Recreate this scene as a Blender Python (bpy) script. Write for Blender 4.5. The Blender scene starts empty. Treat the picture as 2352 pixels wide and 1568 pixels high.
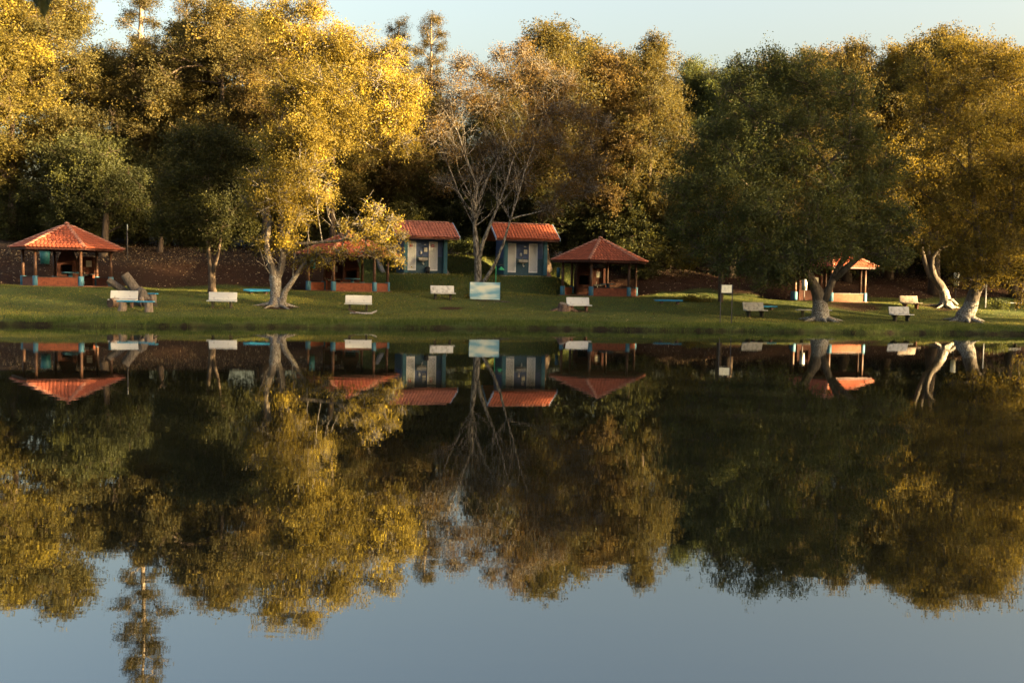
import bpy, math, random
import numpy as np
from mathutils import Matrix, Vector
R = math.radians
scene = bpy.context.scene
col = scene.collection

# ------------------------------------------------------------------ camera
CAM_H = 2.2
cam_d = bpy.data.cameras.new('camera')
cam = bpy.data.objects.new('camera', cam_d)
col.objects.link(cam)
cam_d.sensor_width = 36.0
cam_d.lens = 35.0
cam_d.clip_end = 3000
CAM_M = Matrix.Translation((0, 0, CAM_H)) @ Matrix.Rotation(R(90 - 3.32), 4, 'X') @ Matrix.Rotation(R(1.03), 4, 'Z')
cam.matrix_world = CAM_M
cam_d.dof.use_dof = True
cam_d.dof.focus_distance = 60
cam_d.dof.aperture_fstop = 4.0
scene.camera = cam

# ------------------------------------------------------------------ sky, sun, exposure
SUN_EL, SUN_AZ = R(9.0), R(112)          # azimuth clockwise from +Y
world = bpy.data.worlds.new('World')
scene.world = world
world.use_nodes = True
wn = world.node_tree
bg = wn.nodes['Background']
sky = wn.nodes.new('ShaderNodeTexSky')
sky.sky_type = 'NISHITA'
sky.sun_disc = False
sky.sun_elevation = SUN_EL
sky.sun_rotation = SUN_AZ
sky.air_density = 1.12
sky.dust_density = 10.0
sky.ozone_density = 0.3
wn.links.new(sky.outputs[0], bg.inputs[0])
bg.inputs[1].default_value = 0.053
sd = bpy.data.lights.new('sun', 'SUN')
sd.energy = 5.0
sd.angle = R(0.6)
sd.color = (1.0, 0.70, 0.33)
sun = bpy.data.objects.new('sun', sd)
col.objects.link(sun)
to_sun = Vector((math.sin(SUN_AZ) * math.cos(SUN_EL), math.cos(SUN_AZ) * math.cos(SUN_EL), math.sin(SUN_EL)))
sun.rotation_euler = to_sun.to_track_quat('Z', 'Y').to_euler()
sun.location = (60, -20, 40)
scene.view_settings.view_transform = 'Standard'
scene.view_settings.look = 'None'
scene.view_settings.gamma = 1.0
scene.view_settings.exposure = 3.93
scene.view_settings.use_curve_mapping = False
scene.cycles.max_bounces = 6
scene.cycles.transparent_max_bounces = 4
scene.cycles.use_denoising = True
scene.cycles.sample_clamp_indirect = 6.0

# ------------------------------------------------------------------ helpers
F_PX = 35.0 / 36.0 * 2352


def W(px, py, depth):
    """photo position (on a 2352 x 1568 print) and distance -> point in the place"""
    d = CAM_M.to_3x3() @ Vector(((px - 1176) / F_PX, -(py - 784) / F_PX, -1))
    k = depth / d.y
    return Vector((d.x * k, depth, CAM_H + d.z * k))


def tag(o, label=None, cat=None, group=None, kind=None):
    if label: o['label'] = label
    if cat: o['category'] = cat
    if group: o['group'] = group
    if kind: o['kind'] = kind
    return o


def empty(name, loc, rz=0.0, parent=None):
    o = bpy.data.objects.new(name, None)
    col.objects.link(o)
    o.location = loc
    o.rotation_euler = (0, 0, rz)
    o.empty_display_size = 0.3
    o.parent = parent
    return o


def link(name, me, parent=None):
    o = bpy.data.objects.new(name, me)
    col.objects.link(o)
    o.parent = parent
    return o


def fast_mesh(name, v, f, mat, smooth=False, attrs=None):
    """v (n,3), f (m,k) numpy arrays"""
    me = bpy.data.meshes.new(name)
    v = np.ascontiguousarray(v, dtype=np.float32)
    f = np.ascontiguousarray(f, dtype=np.int32)
    m, k = f.shape
    me.vertices.add(len(v)); me.vertices.foreach_set('co', v.ravel())
    me.loops.add(m * k); me.loops.foreach_set('vertex_index', f.ravel())
    me.polygons.add(m); me.polygons.foreach_set('loop_start', np.arange(0, m * k, k, dtype=np.int32))
    if attrs:
        for n, a in attrs.items():
            at = me.attributes.new(n, 'FLOAT', 'POINT')
            at.data.foreach_set('value', np.ascontiguousarray(a, dtype=np.float32))
    me.update(calc_edges=True)
    me.polygons.foreach_set('use_smooth', np.full(m, smooth))
    if mat: me.materials.append(mat)
    me.validate()
    return me


class MB:
    """collects shapes, then links them as one mesh object"""
    def __init__(s): s.v = []; s.f = []

    def add(s, vs, fs):
        b = len(s.v)
        s.v += [tuple(x) for x in vs]
        s.f += [tuple(i + b for i in f) for f in fs]
        return s

    def box(s, c, size, rz=0, tilt=None):
        hx, hy, hz = size[0] / 2, size[1] / 2, size[2] / 2
        M = Matrix.Rotation(rz, 3, 'Z')
        if tilt is not None: M = M @ tilt
        vs = [Vector(c) + M @ Vector((x * hx, y * hy, z * hz)) for x in (-1, 1) for y in (-1, 1) for z in (-1, 1)]
        return s.add(vs, [(0, 1, 3, 2), (4, 6, 7, 5), (0, 4, 5, 1), (2, 3, 7, 6), (0, 2, 6, 4), (1, 5, 7, 3)])

    def tube(s, pts, rad, n=8, cap=True, jit=0.0, rng=None, twist=0.0):
        pts = [Vector(p) for p in pts]
        vs = []
        for i, p in enumerate(pts):
            t = (pts[min(i + 1, len(pts) - 1)] - pts[max(i - 1, 0)]).normalized()
            a = Vector((0, 1, 0)) if abs(t.y) < 0.8 else Vector((1, 0, 0))
            u = t.cross(a).normalized(); w = t.cross(u)
            for k in range(n):
                th = 2 * math.pi * k / n + twist * i
                r = rad[i] * (1 + (rng.uniform(-jit, jit) if rng else 0))
                vs.append(p + (u * math.cos(th) + w * math.sin(th)) * r)
        fs = []
        for i in range(len(pts) - 1):
            for k in range(n):
                a0 = i * n + k; a1 = i * n + (k + 1) % n
                fs.append((a0, a1, a1 + n, a0 + n))
        if cap:
            fs.append(tuple(reversed(range(n)))); fs.append(tuple(range((len(pts) - 1) * n, len(pts) * n)))
        return s.add(vs, fs)

    def prism(s, poly, z0, z1):
        n = len(poly)
        vs = [(x, y, z0) for x, y in poly] + [(x, y, z1) for x, y in poly]
        return s.add(vs, [tuple(reversed(range(n))), tuple(range(n, 2 * n))] + [(i, (i + 1) % n, n + (i + 1) % n, n + i) for i in range(n)])

    def extr(s, poly, axis0, h, M=None):
        """polygon in the x-z plane, extruded along y from axis0 by h"""
        n = len(poly)
        vs = [Vector((x, axis0, z)) for x, z in poly] + [Vector((x, axis0 + h, z)) for x, z in poly]
        if M is not None: vs = [M @ q for q in vs]
        return s.add(vs, [tuple(range(n)), tuple(reversed(range(n, 2 * n)))] + [((i + 1) % n, i, n + i, n + (i + 1) % n) for i in range(n)])

    def mesh(s, name, mat, smooth=False):
        me = bpy.data.meshes.new(name)
        me.from_pydata(s.v, [], s.f)
        me.update()
        if smooth: me.polygons.foreach_set('use_smooth', np.full(len(me.polygons), True))
        if mat: me.materials.append(mat)
        return me

    def build(s, name, mat, parent=None, smooth=False, bevel=0.0, loc=None, rz=0.0):
        o = link(name, s.mesh(name, mat, smooth), parent)
        if loc is not None: o.location = loc
        o.rotation_euler = (0, 0, rz)
        if bevel:
            b = o.modifiers.new('bevel', 'BEVEL'); b.width = bevel; b.segments = 2; b.limit_method = 'ANGLE'
        return o


# ------------------------------------------------------------------ materials
def nmat(name):
    m = bpy.data.materials.new(name); m.use_nodes = True
    nt = m.node_tree
    return m, nt, nt.nodes['Principled BSDF'], nt.nodes['Material Output']


def ramp(nt, fac, stops):
    r = nt.nodes.new('ShaderNodeValToRGB')
    e = r.color_ramp.elements
    while len(e) < len(stops): e.new(0.5)
    for i, (p, c) in enumerate(stops):
        e[i].position = p; e[i].color = (*c, 1)
    nt.links.new(fac, r.inputs[0])
    return r.outputs[0]


def noise(nt, scale, detail=4, vec=None, rough=0.55):
    n = nt.nodes.new('ShaderNodeTexNoise')
    n.inputs['Scale'].default_value = scale; n.inputs['Detail'].default_value = detail
    n.inputs['Roughness'].default_value = rough
    if vec: nt.links.new(vec, n.inputs['Vector'])
    return n.outputs['Fac']


def mixc(nt, fac, a, b, mode='MIX'):
    m = nt.nodes.new('ShaderNodeMix'); m.data_type = 'RGBA'; m.blend_type = mode
    for sock, val in ((m.inputs[0], fac), (m.inputs[6], a), (m.inputs[7], b)):
        if isinstance(val, (int, float)): sock.default_value = val
        elif isinstance(val, tuple): sock.default_value = (*val, 1)
        else: nt.links.new(val, sock)
    return m.outputs[2]


def bump(nt, h, dist, strength=1.0):
    b = nt.nodes.new('ShaderNodeBump'); b.inputs['Distance'].default_value = dist; b.inputs['Strength'].default_value = strength
    nt.links.new(h, b.inputs['Height'])
    return b.outputs[0]


def objco(nt):
    return nt.nodes.new('ShaderNodeTexCoord').outputs['Object']


def simple(name, c1, c2, scale=6.0, rough=0.7, bd=0.0, spec=0.3, lo=0.35, hi=0.65, vary=0.0):
    m, nt, p, out = nmat(name)
    oc = objco(nt)
    n = noise(nt, scale, 5, oc)
    c = ramp(nt, n, [(lo, c1), (hi, c2)])
    if vary:
        oi = nt.nodes.new('ShaderNodeObjectInfo')
        v = ramp(nt, oi.outputs['Random'], [(0, (1 - vary,) * 3), (1, (1 + vary, 1 + vary * .7, 1 + vary * .6))])
        c = mixc(nt, 1.0, c, v, 'MULTIPLY')
    nt.links.new(c, p.inputs['Base Color'])
    p.inputs['Roughness'].default_value = rough
    p.inputs['Specular IOR Level'].default_value = spec
    if bd: nt.links.new(bump(nt, noise(nt, scale * 4, 4, oc), bd), p.inputs['Normal'])
    return m


def leaf_mat(name, dark, light, trans, young=(0.13, 0.13, 0.02), tw=0.38):
    m, nt, p, out = nmat(name)
    at = nt.nodes.new('ShaderNodeAttribute'); at.attribute_name = 'tint'
    c = ramp(nt, at.outputs['Fac'], [(0.0, dark), (0.75, light), (1.0, young)])
    oi = nt.nodes.new('ShaderNodeObjectInfo')
    v = ramp(nt, oi.outputs['Random'], [(0, (.78, .82, .8)), (1, (1.2, 1.1, 1.0))])
    c = mixc(nt, 1.0, c, v, 'MULTIPLY')
    nt.links.new(c, p.inputs['Base Color'])
    p.inputs['Roughness'].default_value = 0.6
    p.inputs['Specular IOR Level'].default_value = 0.12
    tr = nt.nodes.new('ShaderNodeBsdfTranslucent')
    tc = mixc(nt, 0.6, c, trans)
    nt.links.new(tc, tr.inputs[0])
    mx = nt.nodes.new('ShaderNodeMixShader'); mx.inputs[0].default_value = tw
    nt.links.new(p.outputs[0], mx.inputs[1]); nt.links.new(tr.outputs[0], mx.inputs[2])
    nt.links.new(mx.outputs[0], out.inputs[0])
    return m


def bark_mat(name, c1, c2, wash=0.0, washamt=0.5, sc=7.0, lo=.32, hi=.68):
    m, nt, p, out = nmat(name)
    oc = objco(nt)
    mp = nt.nodes.new('ShaderNodeMapping'); mp.inputs['Scale'].default_value = (1, 1, .35)
    nt.links.new(oc, mp.inputs[0])
    n = noise(nt, sc, 7, mp.outputs[0], .65)
    c = ramp(nt, n, [(lo, c1), (hi, c2)])
    if wash:
        sp = nt.nodes.new('ShaderNodeSeparateXYZ'); nt.links.new(oc, sp.inputs[0])
        n2 = noise(nt, 5.5, 6, oc, .7)
        a = nt.nodes.new('ShaderNodeMath'); a.operation = 'MULTIPLY_ADD'
        nt.links.new(n2, a.inputs[0]); a.inputs[1].default_value = .35; nt.links.new(sp.outputs['Z'], a.inputs[2])
        lim = ramp(nt, a.outputs[0], [(0, (1, 1, 1)), (1, (1, 1, 1))])
        mr = nt.nodes.new('ShaderNodeMapRange'); mr.inputs[1].default_value = wash + .22; mr.inputs[2].default_value = wash + .12
        mr.inputs[3].default_value = 0; mr.inputs[4].default_value = 1
        nt.links.new(a.outputs[0], mr.inputs[0])
        n3 = noise(nt, 14, 6, oc, .75)
        pt = ramp(nt, n3, [(washamt - .06, (0, 0, 0)), (washamt + .05, (1, 1, 1))])
        mu = nt.nodes.new('ShaderNodeMath'); mu.operation = 'MULTIPLY'
        nt.links.new(mr.outputs[0], mu.inputs[0]); nt.links.new(pt, mu.inputs[1])
        c = mixc(nt, mu.outputs[0], c, (.30, .295, .275))
    nt.links.new(c, p.inputs['Base Color'])
    p.inputs['Roughness'].default_value = .85
    p.inputs['Specular IOR Level'].default_value = .2
    nt.links.new(bump(nt, n, .04), p.inputs['Normal'])
    return m


def brick_mat(name='brick_masonry', k=1.0):
    m, nt, p, out = nmat(name)
    sp = nt.nodes.new('ShaderNodeSeparateXYZ'); nt.links.new(objco(nt), sp.inputs[0])
    ad = nt.nodes.new('ShaderNodeMath'); ad.operation = 'ADD'
    nt.links.new(sp.outputs['X'], ad.inputs[0]); nt.links.new(sp.outputs['Y'], ad.inputs[1])
    cb = nt.nodes.new('ShaderNodeCombineXYZ')
    nt.links.new(ad.outputs[0], cb.inputs['X']); nt.links.new(sp.outputs['Z'], cb.inputs['Y'])
    b = nt.nodes.new('ShaderNodeTexBrick')
    nt.links.new(cb.outputs[0], b.inputs['Vector'])
    b.inputs['Color1'].default_value = (.26, .070, .028, 1)
    b.inputs['Color2'].default_value = (.20, .052, .022, 1)
    b.inputs['Mortar'].default_value = (.13, .056, .034, 1)
    b.inputs['Scale'].default_value = 1.0
    b.inputs['Brick Width'].default_value = .22
    b.inputs['Row Height'].default_value = .075
    b.inputs['Mortar Size'].default_value = .008
    n = noise(nt, 5, 5, objco(nt))
    d = ramp(nt, n, [(.3, (.6 * k, .58 * k, .56 * k)), (.6, (1.05 * k, k, k))])
    c = mixc(nt, 1.0, b.outputs['Color'], d, 'MULTIPLY')
    nt.links.new(c, p.inputs['Base Color'])
    p.inputs['Roughness'].default_value = .85
    bb = bump(nt, b.outputs['Fac'], -.008)
    nt.links.new(bb, p.inputs['Normal'])
    return m


def house_wall_mat():
    m, nt, p, out = nmat('two_tone_wall_paint')
    oc = objco(nt)
    sp = nt.nodes.new('ShaderNodeSeparateXYZ'); nt.links.new(oc, sp.inputs[0])
    st = ramp(nt, sp.outputs['Z'], [(0.0, (0, 0, 0)), (1, (1, 1, 1))])
    gt = nt.nodes.new('ShaderNodeMath'); gt.operation = 'GREATER_THAN'; gt.inputs[1].default_value = 1.25
    nt.links.new(sp.outputs['Z'], gt.inputs[0])
    c = mixc(nt, gt.outputs[0], (.018, .065, .10), (.045, .078, .185))
    n = noise(nt, 4, 5, oc)
    c = mixc(nt, 1.0, c, ramp(nt, n, [(.3, (.7, .7, .72)), (.65, (1.1, 1.1, 1.1))]), 'MULTIPLY')
    nt.links.new(c, p.inputs['Base Color']); p.inputs['Roughness'].default_value = .6
    return m


M_tile = simple('clay_roof_tile', (.235, .056, .027), (.35, .095, .048), 9, .75, .004, .25, vary=.18)
M_tile_pink = simple('weathered_clay_tile', (.22, .075, .055), (.32, .118, .085), 9, .75, .004, .25, vary=.16)
M_cap = simple('mortared_hip_tile', (.28, .10, .06), (.45, .22, .16), 12, .85, .006, .2, vary=.1)
M_post = simple('dark_timber_post', (.05, .022, .012), (.11, .05, .028), 8, .55, .004, .4)
M_fascia = simple('dark_fascia_board', (.045, .016, .012), (.09, .03, .024), 8, .6, .003)
M_blue = simple('blue_masonry_paint', (.035, .115, .175), (.05, .15, .22), 5, .55, .002)
M_brick = brick_mat()
M_brick_shaded = brick_mat('roof_shaded_brick', .33)  # brick copy darkened to carry the roof's shade over barbecue and back wall
M_cement = simple('cement', (.16, .13, .10), (.27, .22, .18), 6, .9, .006)
M_redfloor = simple('red_cement_floor', (.10, .045, .03), (.16, .07, .05), 5, .8, .004)
M_soot = simple('sooty_firebox', (.004, .004, .004), (.012, .01, .008), 6, .95)
M_white = simple('white_painted_concrete', (.26, .27, .28), (.38, .395, .41), 5.5, .7, .003, lo=.28, hi=.45, vary=.05)
M_stained = simple('stained_white_concrete', (.24, .245, .25), (.44, .45, .46), 4.5, .75, .004, lo=.33, hi=.55)
M_benchleg = simple('green_painted_leg', (.02, .035, .022), (.06, .04, .028), 9, .8, .004)
M_earthleg = simple('earth_stained_leg', (.10, .05, .035), (.2, .10, .07), 9, .9, .006)
M_plank = simple('sky_blue_plank_paint', (.022, .19, .36), (.035, .25, .43), 6, .5, .002)
M_log = bark_mat('weathered_log', (.035, .03, .026), (.14, .12, .105), sc=12)
M_logdark = bark_mat('dark_log', (.04, .026, .02), (.13, .085, .065), sc=9)
M_pale_wood = bark_mat('split_pale_wood', (.10, .08, .065), (.235, .19, .16), sc=10)
M_teal = simple('teal_pillar_paint', (.02, .085, .12), (.028, .11, .15), 4, .55, .002)
M_house = house_wall_mat()
M_door = simple('white_door_paint', (.56, .57, .57), (.72, .73, .73), 4, .45, .0, .4)
M_barge = simple('pale_blue_barge_board', (.22, .30, .42), (.32, .4, .5), 5, .6)
M_steel = simple('dull_steel', (.16, .15, .13), (.28, .27, .25), 6, .38, .0, .6)
M_chrome = simple('white_pipe', (.5, .5, .48), (.62, .62, .6), 6, .3, .0, .6)
M_paper = simple('pale_notice', (.42, .41, .34), (.55, .54, .46), 12, .7)
M_cream = simple('cream_sign_panel', (.58, .57, .42), (.72, .70, .54), 7, .6)
M_red = simple('red_plaque', (.36, .02, .03), (.45, .03, .035), 5, .5)
M_dark = simple('dark_metal', (.022, .022, .026), (.05, .045, .05), 6, .5)
M_green = simple('green_metal_paint', (.015, .17, .07), (.025, .23, .10), 6, .45)
M_bindark = simple('dark_bin_plastic', (.006, .006, .007), (.012, .012, .013), 6, .4)
M_binteal = simple('teal_bin_plastic', (.015, .09, .09), (.025, .12, .12), 6, .5)
M_conc = simple('raw_concrete', (.24, .20, .16), (.40, .34, .28), 5, .9, .005)
M_counter = simple('dark_counter_top', (.03, .028, .026), (.06, .05, .045), 6, .5)
M_dead = bark_mat('dead_branch_bark', (.12, .10, .09), (.45, .42, .4), sc=20)

M_bark = bark_mat('grey_brown_bark', (.03, .024, .018), (.11, .09, .07), sc=8)
M_bark_wash = bark_mat('whitewashed_bark', (.06, .047, .036), (.20, .165, .13), wash=1.7, washamt=.55, sc=9)
M_bark_wash2 = bark_mat('whitewashed_bark_short', (.045, .037, .03), (.15, .125, .1), wash=1.15, washamt=.53, sc=9)
M_bark_pale = bark_mat('pale_lichen_bark', (.035, .03, .025), (.21, .19, .165), sc=11, lo=.42, hi=.58)
M_bark_forest = bark_mat('forest_bark', (.035, .024, .018), (.10, .075, .055), sc=6)
M_bark_euc = bark_mat('smooth_pale_bark', (.13, .10, .07), (.25, .20, .15), sc=3)
L_gold = leaf_mat('olive_leaf', (.040, .039, .013), (.118, .098, .025), (.40, .28, .03), (.26, .21, .03))
L_green = leaf_mat('green_leaf', (.025, .035, .017), (.060, .076, .032), (.15, .145, .02), (.11, .125, .024))
L_tan = leaf_mat('tan_olive_leaf', (.060, .042, .017), (.145, .095, .036), (.33, .18, .04), (.21, .14, .032))
L_forest = leaf_mat('forest_leaf', (.031, .033, .014), (.080, .071, .023), (.23, .16, .028), (.17, .138, .024))
L_deep = leaf_mat('deep_green_leaf', (.028, .034, .017), (.064, .070, .028), (.14, .125, .02), (.10, .10, .02))
L_sunlit = leaf_mat('sunlit_olive_leaf', (.052, .048, .014), (.160, .132, .030), (.52, .37, .035), (.36, .29, .035))  # olive leaf brightened: this tree's sunlight is put partly into its colour
L_shade = leaf_mat('shaded_green_leaf', (.017, .021, .010), (.040, .045, .017), (.09, .08, .012), (.065, .068, .014))  # green leaf darkened so two trees carry their shade in the colour
L_brown = leaf_mat('brown_olive_leaf', (.038, .033, .015), (.092, .069, .026), (.22, .135, .03), (.15, .11, .026))
L_dark = leaf_mat('dark_bronze_leaf', (.030, .031, .014), (.075, .066, .024), (.20, .14, .02), (.13, .105, .02))
L_euc = leaf_mat('grey_green_leaf', (.032, .030, .013), (.07, .058, .022), (.14, .095, .02), (.09, .072, .02))

# ------------------------------------------------------------------ ground
_sx = np.array([-400, -80, -21, 0, 27, 60, 400.])
_sy = np.array([20, 31.8, 43.2, 48.4, 52.4, 57.4, 90.])
_pt = np.array([-30, -6, -1, 0, .06, .8, 2.5, 5.4, 8, 12.3, 15, 19, 22.5, 27, 32, 60, 300])
_pz = np.array([-2.0, -1.6, -.45, -.10, .15, .28, .38, .50, .68, 1.2, 1.42, 1.62, 2.75, 4.2, 4.7, 5.5, 8])
PADS = []


def shore(x):
    x = np.asarray(x, float)
    return np.interp(x, _sx, _sy) + .16 * np.sin(x * .55 + 1) + .09 * np.sin(x * 1.7) + .06 * np.sin(x * 4.1 + 2) + .04 * np.sin(x * 9.3)


def wob(x, y, s, seed=0):
    return (np.sin(x * 1.0 / s + 1.3 + seed) * np.cos(y * .9 / s + .4 * seed) + np.sin(x * .53 / s - y * .71 / s + 2.1 + seed) * .8) * .5


def ground(x, y):
    x = np.asarray(x, float); y = np.asarray(y, float)
    t = y - shore(x)
    z = np.interp(t, _pt, _pz)
    k = np.clip((t - .6) / 6, 0, 1)
    z = z + k * (.07 * wob(x, y, 1.9) + .10 * wob(x, y, 5.0, 2)) + np.clip((t - 26) / 10, 0, 1) * .5 * wob(x, y, 7, 4)
    for (cx, cy, r, pz) in PADS:
        d = np.hypot(x - cx, y - cy)
        w = np.clip((r + 2.4 - d) / 2.4, 0, 1); w = w * w * (3 - 2 * w)
        z = z * (1 - w) + pz * w
    # near shore, where the photographer stands
    side = np.clip((x - 66) / 5, 0, 1)                 # land added out of view, to stand the shading wood on
    z = np.maximum(z, -1.6 + 2.3 * side)
    near = np.clip((4.2 - y) / 2.0, 0, 1)
    z = np.where(y < 4.2, np.maximum(z, -1.6 + 2.2 * near), z)
    return z


def gz(x, y): return float(ground(x, y))


def dirt_amount(x, y):
    t = y - shore(x)
    edge = 18.8 + 1.1 * wob(x, y, 1.6, 1) + .6 * wob(x, y, .6, 3)
    edge = np.where((x > -11) & (x < 4.5), 30 + edge * .1, edge)
    a = np.clip((t - edge) / 1.2, 0, 1)
    for (bx, by, rr, am) in BARE:
        d = np.hypot(x - bx, (y - by))
        a = np.maximum(a, am * np.clip(1.3 - d / rr + .35 * wob(x, y, .35, 5), 0, 1))
    return np.clip(a, 0, 1)


def at(px, depth, py=690):
    p = W(px, py, depth)
    return p.x, depth


pav_spec = []
for (px, d, phi, pz, mirror, lab) in (
        (155, 59.0, -13, 1.56, False, 'hexagonal open pavilion with red tiled roof at far left behind the fallen log'),
        (800, 64.0, 9, 1.50, True, 'hexagonal picnic pavilion whose tiled roof is half hidden by golden overhanging leaves'),
        (1376, 67.0, 18, 1.46, True, 'hexagonal open pavilion right of the blue bathhouses with sunlit post edges'),
        (1901, 68.0, 34.5, 1.36, True, 'hexagonal pavilion mostly hidden behind the forked whitewashed tree on the right')):
    x, y = at(px, d)
    rz = R(phi) + math.atan2(-x, y)
    pav_spec.append((x, y, pz, rz, mirror, lab, {155: .90, 800: .94}.get(px, .95)))
    PADS.append((x, y, 3.4, pz))
hl = W(967, 630, 70.6); hr = W(1196, 632, 70.6)
house_spec = [(hl.x, hl.y, 2.72, R(18)), (hr.x, hr.y, 2.70, R(13))]
for h in house_spec: PADS.append((h[0], h[1], 2.2, h[2]))

# earth worn bare: (x, y, radius, amount)
BARE = []
for (px, d, r, am) in ((636, 53.4, 1.3, .9), (1885, 55.8, 1.5, .8), (2225, 57.8, 1.6, .7), (1330, 56.7, 1.4, .6), (823, 53.4, .9, .5),
                       (510, 51.8, .9, .5), (1035, 56.0, .8, .8), (2175, 65, 2.4, .8), (1950, 63.2, 2.6, .7), (285, 50.6, 1.1, .4),
                       (1733, 56.8, .9, .5), (2070, 56.8, .9, .5), (1113, 59.6, 1.0, .5)):
    bx, by = at(px, d); BARE.append((bx, by, r, am))

xs = np.unique(np.concatenate([np.linspace(-400, -60, 18), np.linspace(-60, -36, 25), np.arange(-36, 40, .3), np.linspace(40, 80, 41), np.linspace(80, 400, 18)]))
ys = np.unique(np.concatenate([np.linspace(-80, 0, 9), np.arange(0, 8, .6), np.linspace(8, 36, 10), np.arange(36, 82, .3), np.linspace(82, 130, 30), np.linspace(130, 700, 20)]))
X, Y = np.meshgrid(xs, ys, indexing='ij')
Z = ground(X, Y)
nx, ny = X.shape
idx = np.arange(nx * ny).reshape(nx, ny)
quads = np.stack([idx[:-1, :-1], idx[1:, :-1], idx[1:, 1:], idx[:-1, 1:]], -1).reshape(-1, 4)
T = Y - shore(X)
D = dirt_amount(X, Y)
LIT = np.clip((T - 23.3 - .8 * wob(X, Y, 1.2, 9)) / 1.5, 0, 1) * np.clip(1 - np.abs(X + 3) / 1.0 * 0, 0, 1)
LIT = np.where((X > -11) & (X < 4.5), LIT * 0.25, LIT)


def ground_mat():
    m, nt, p, out = nmat('lawn_and_earth')
    oc = objco(nt)

    def attr(n):
        a = nt.nodes.new('ShaderNodeAttribute'); a.attribute_name = n; return a.outputs['Fac']
    n1 = noise(nt, 1.1, 6, oc); n2 = noise(nt, 22, 5, oc, .7); n3 = noise(nt, .35, 3, oc)
    g = ramp(nt, n2, [(.3, (.026, .042, .012)), (.55, (.062, .088, .024)), (.75, (.105, .115, .034))])
    g = mixc(nt, ramp(nt, n1, [(.42, (0, 0, 0)), (.7, (.55, .55, .55))]), g, (.075, .062, .024))
    e = ramp(nt, n2, [(.3, (.022, .011, .007)), (.6, (.050, .024, .015)), (.8, (.085, .044, .028))])
    e = mixc(nt, ramp(nt, n3, [(.4, (0, 0, 0)), (.65, (.6, .6, .6))]), e, (.034, .021, .013))
    l = ramp(nt, noise(nt, 12, 6, oc, .8), [(.35, (.012, .008, .006)), (.55, (.042, .028, .022)), (.74, (.11, .078, .062))])
    dn = nt.nodes.new('ShaderNodeMath'); dn.operation = 'MULTIPLY_ADD'
    nt.links.new(n2, dn.inputs[0]); dn.inputs[1].default_value = .7
    sub = nt.nodes.new('ShaderNodeMath'); sub.operation = 'SUBTRACT'; nt.links.new(attr('dirt'), sub.inputs[0]); sub.inputs[1].default_value = .35
    nt.links.new(sub.outputs[0], dn.inputs[2])
    c = mixc(nt, ramp(nt, dn.outputs[0], [(.3, (0, 0, 0)), (.6, (1, 1, 1))]), g, e)
    c = mixc(nt, attr('litter'), c, l)
    c = mixc(nt, attr('mud'), c, (.016, .012, .008))
    nt.links.new(c, p.inputs['Base Color'])
    p.inputs['Roughness'].default_value = .95; p.inputs['Specular IOR Level'].default_value = .1
    nt.links.new(bump(nt, n2, .13), p.inputs['Normal'])
    return m


g_me = fast_mesh('ground', np.stack([X, Y, Z], -1).reshape(-1, 3), quads, ground_mat(), True, {'dirt': D.ravel(), 'litter': LIT.ravel(), 'mud': np.clip((.22 - T) / .15, 0, 1).ravel()})
tag(link('ground', g_me), 'grassy bank rising from the lake to red earth under the trees', 'ground', kind='structure')

# ------------------------------------------------------------------ lake
def water_mat():
    m, nt, p, out = nmat('still_lake_water')
    geo = nt.nodes.new('ShaderNodeNewGeometry')

    def mapped(sx, sy, rot=0):
        mp = nt.nodes.new('ShaderNodeMapping'); mp.inputs['Scale'].default_value = (sx, sy, 1)
        mp.inputs['Rotation'].default_value = (0, 0, rot)
        nt.links.new(geo.outputs['Position'], mp.inputs[0]); return mp.outputs[0]
    a = noise(nt, 1.0, 3, mapped(.8, 2.4, .05), .5)
    b = noise(nt, 1.0, 2, mapped(3.5, 9.0, -.08), .5)
    c = noise(nt, 1.0, 2, mapped(.12, .3), .5)
    ad = nt.nodes.new('ShaderNodeMath'); ad.operation = 'MULTIPLY_ADD'
    nt.links.new(b, ad.inputs[0]); ad.inputs[1].default_value = .17; nt.links.new(a, ad.inputs[2])
    cr = ramp(nt, c, [(.35, (.35, .35, .35)), (.65, (1, 1, 1))])
    mu = nt.nodes.new('ShaderNodeMath'); mu.operation = 'MULTIPLY'
    nt.links.new(ad.outputs[0], mu.inputs[0]); nt.links.new(cr, mu.inputs[1])
    nt.links.new(bump(nt, mu.outputs[0], .0010), p.inputs['Normal'])
    p.inputs['Base Color'].default_value = (.0055, .006, .004, 1)
    p.inputs['Roughness'].default_value = .012
    p.inputs['IOR'].default_value = 2.6
    p.inputs['Specular Tint'].default_value = (.80, .89, 1.0, 1)
    return m


wv = np.array([[-400, -60, 0], [400, -60, 0], [400, 110, 0], [-400, 110, 0]], float)
tag(link('lake', fast_mesh('lake', wv, np.array([[0, 1, 2, 3]]), water_mat())), 'still dark lake reflecting the golden trees and pale sky', 'lake', kind='structure')

# ------------------------------------------------------------------ pavilions
def tile_mesh(name, mat, w=.235, ln=.36, h=.062):
    mb = MB(); n = 5; vs = []
    for (y, sc, dz) in ((0, 1.0, .014), (ln, .86, 0)):
        for k in range(n + 1):
            a = math.pi * k / n
            vs.append((-math.cos(a) * w / 2 * sc, y, math.sin(a) * h * sc + dz))
    for k in range(n + 1):
        a = math.pi * k / n
        vs.append((-math.cos(a) * (w / 2 - .014), 0.0, math.sin(a) * (h - .014) + .004))
    fs = [(k, k + 1, n + 2 + k, n + 1 + k) for k in range(n)] + [(2 * n + 2 + k, 2 * n + 3 + k, k + 1, k) for k in range(n)]
    me = mb.add(vs, fs).mesh(name, mat, True)
    return me


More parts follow.
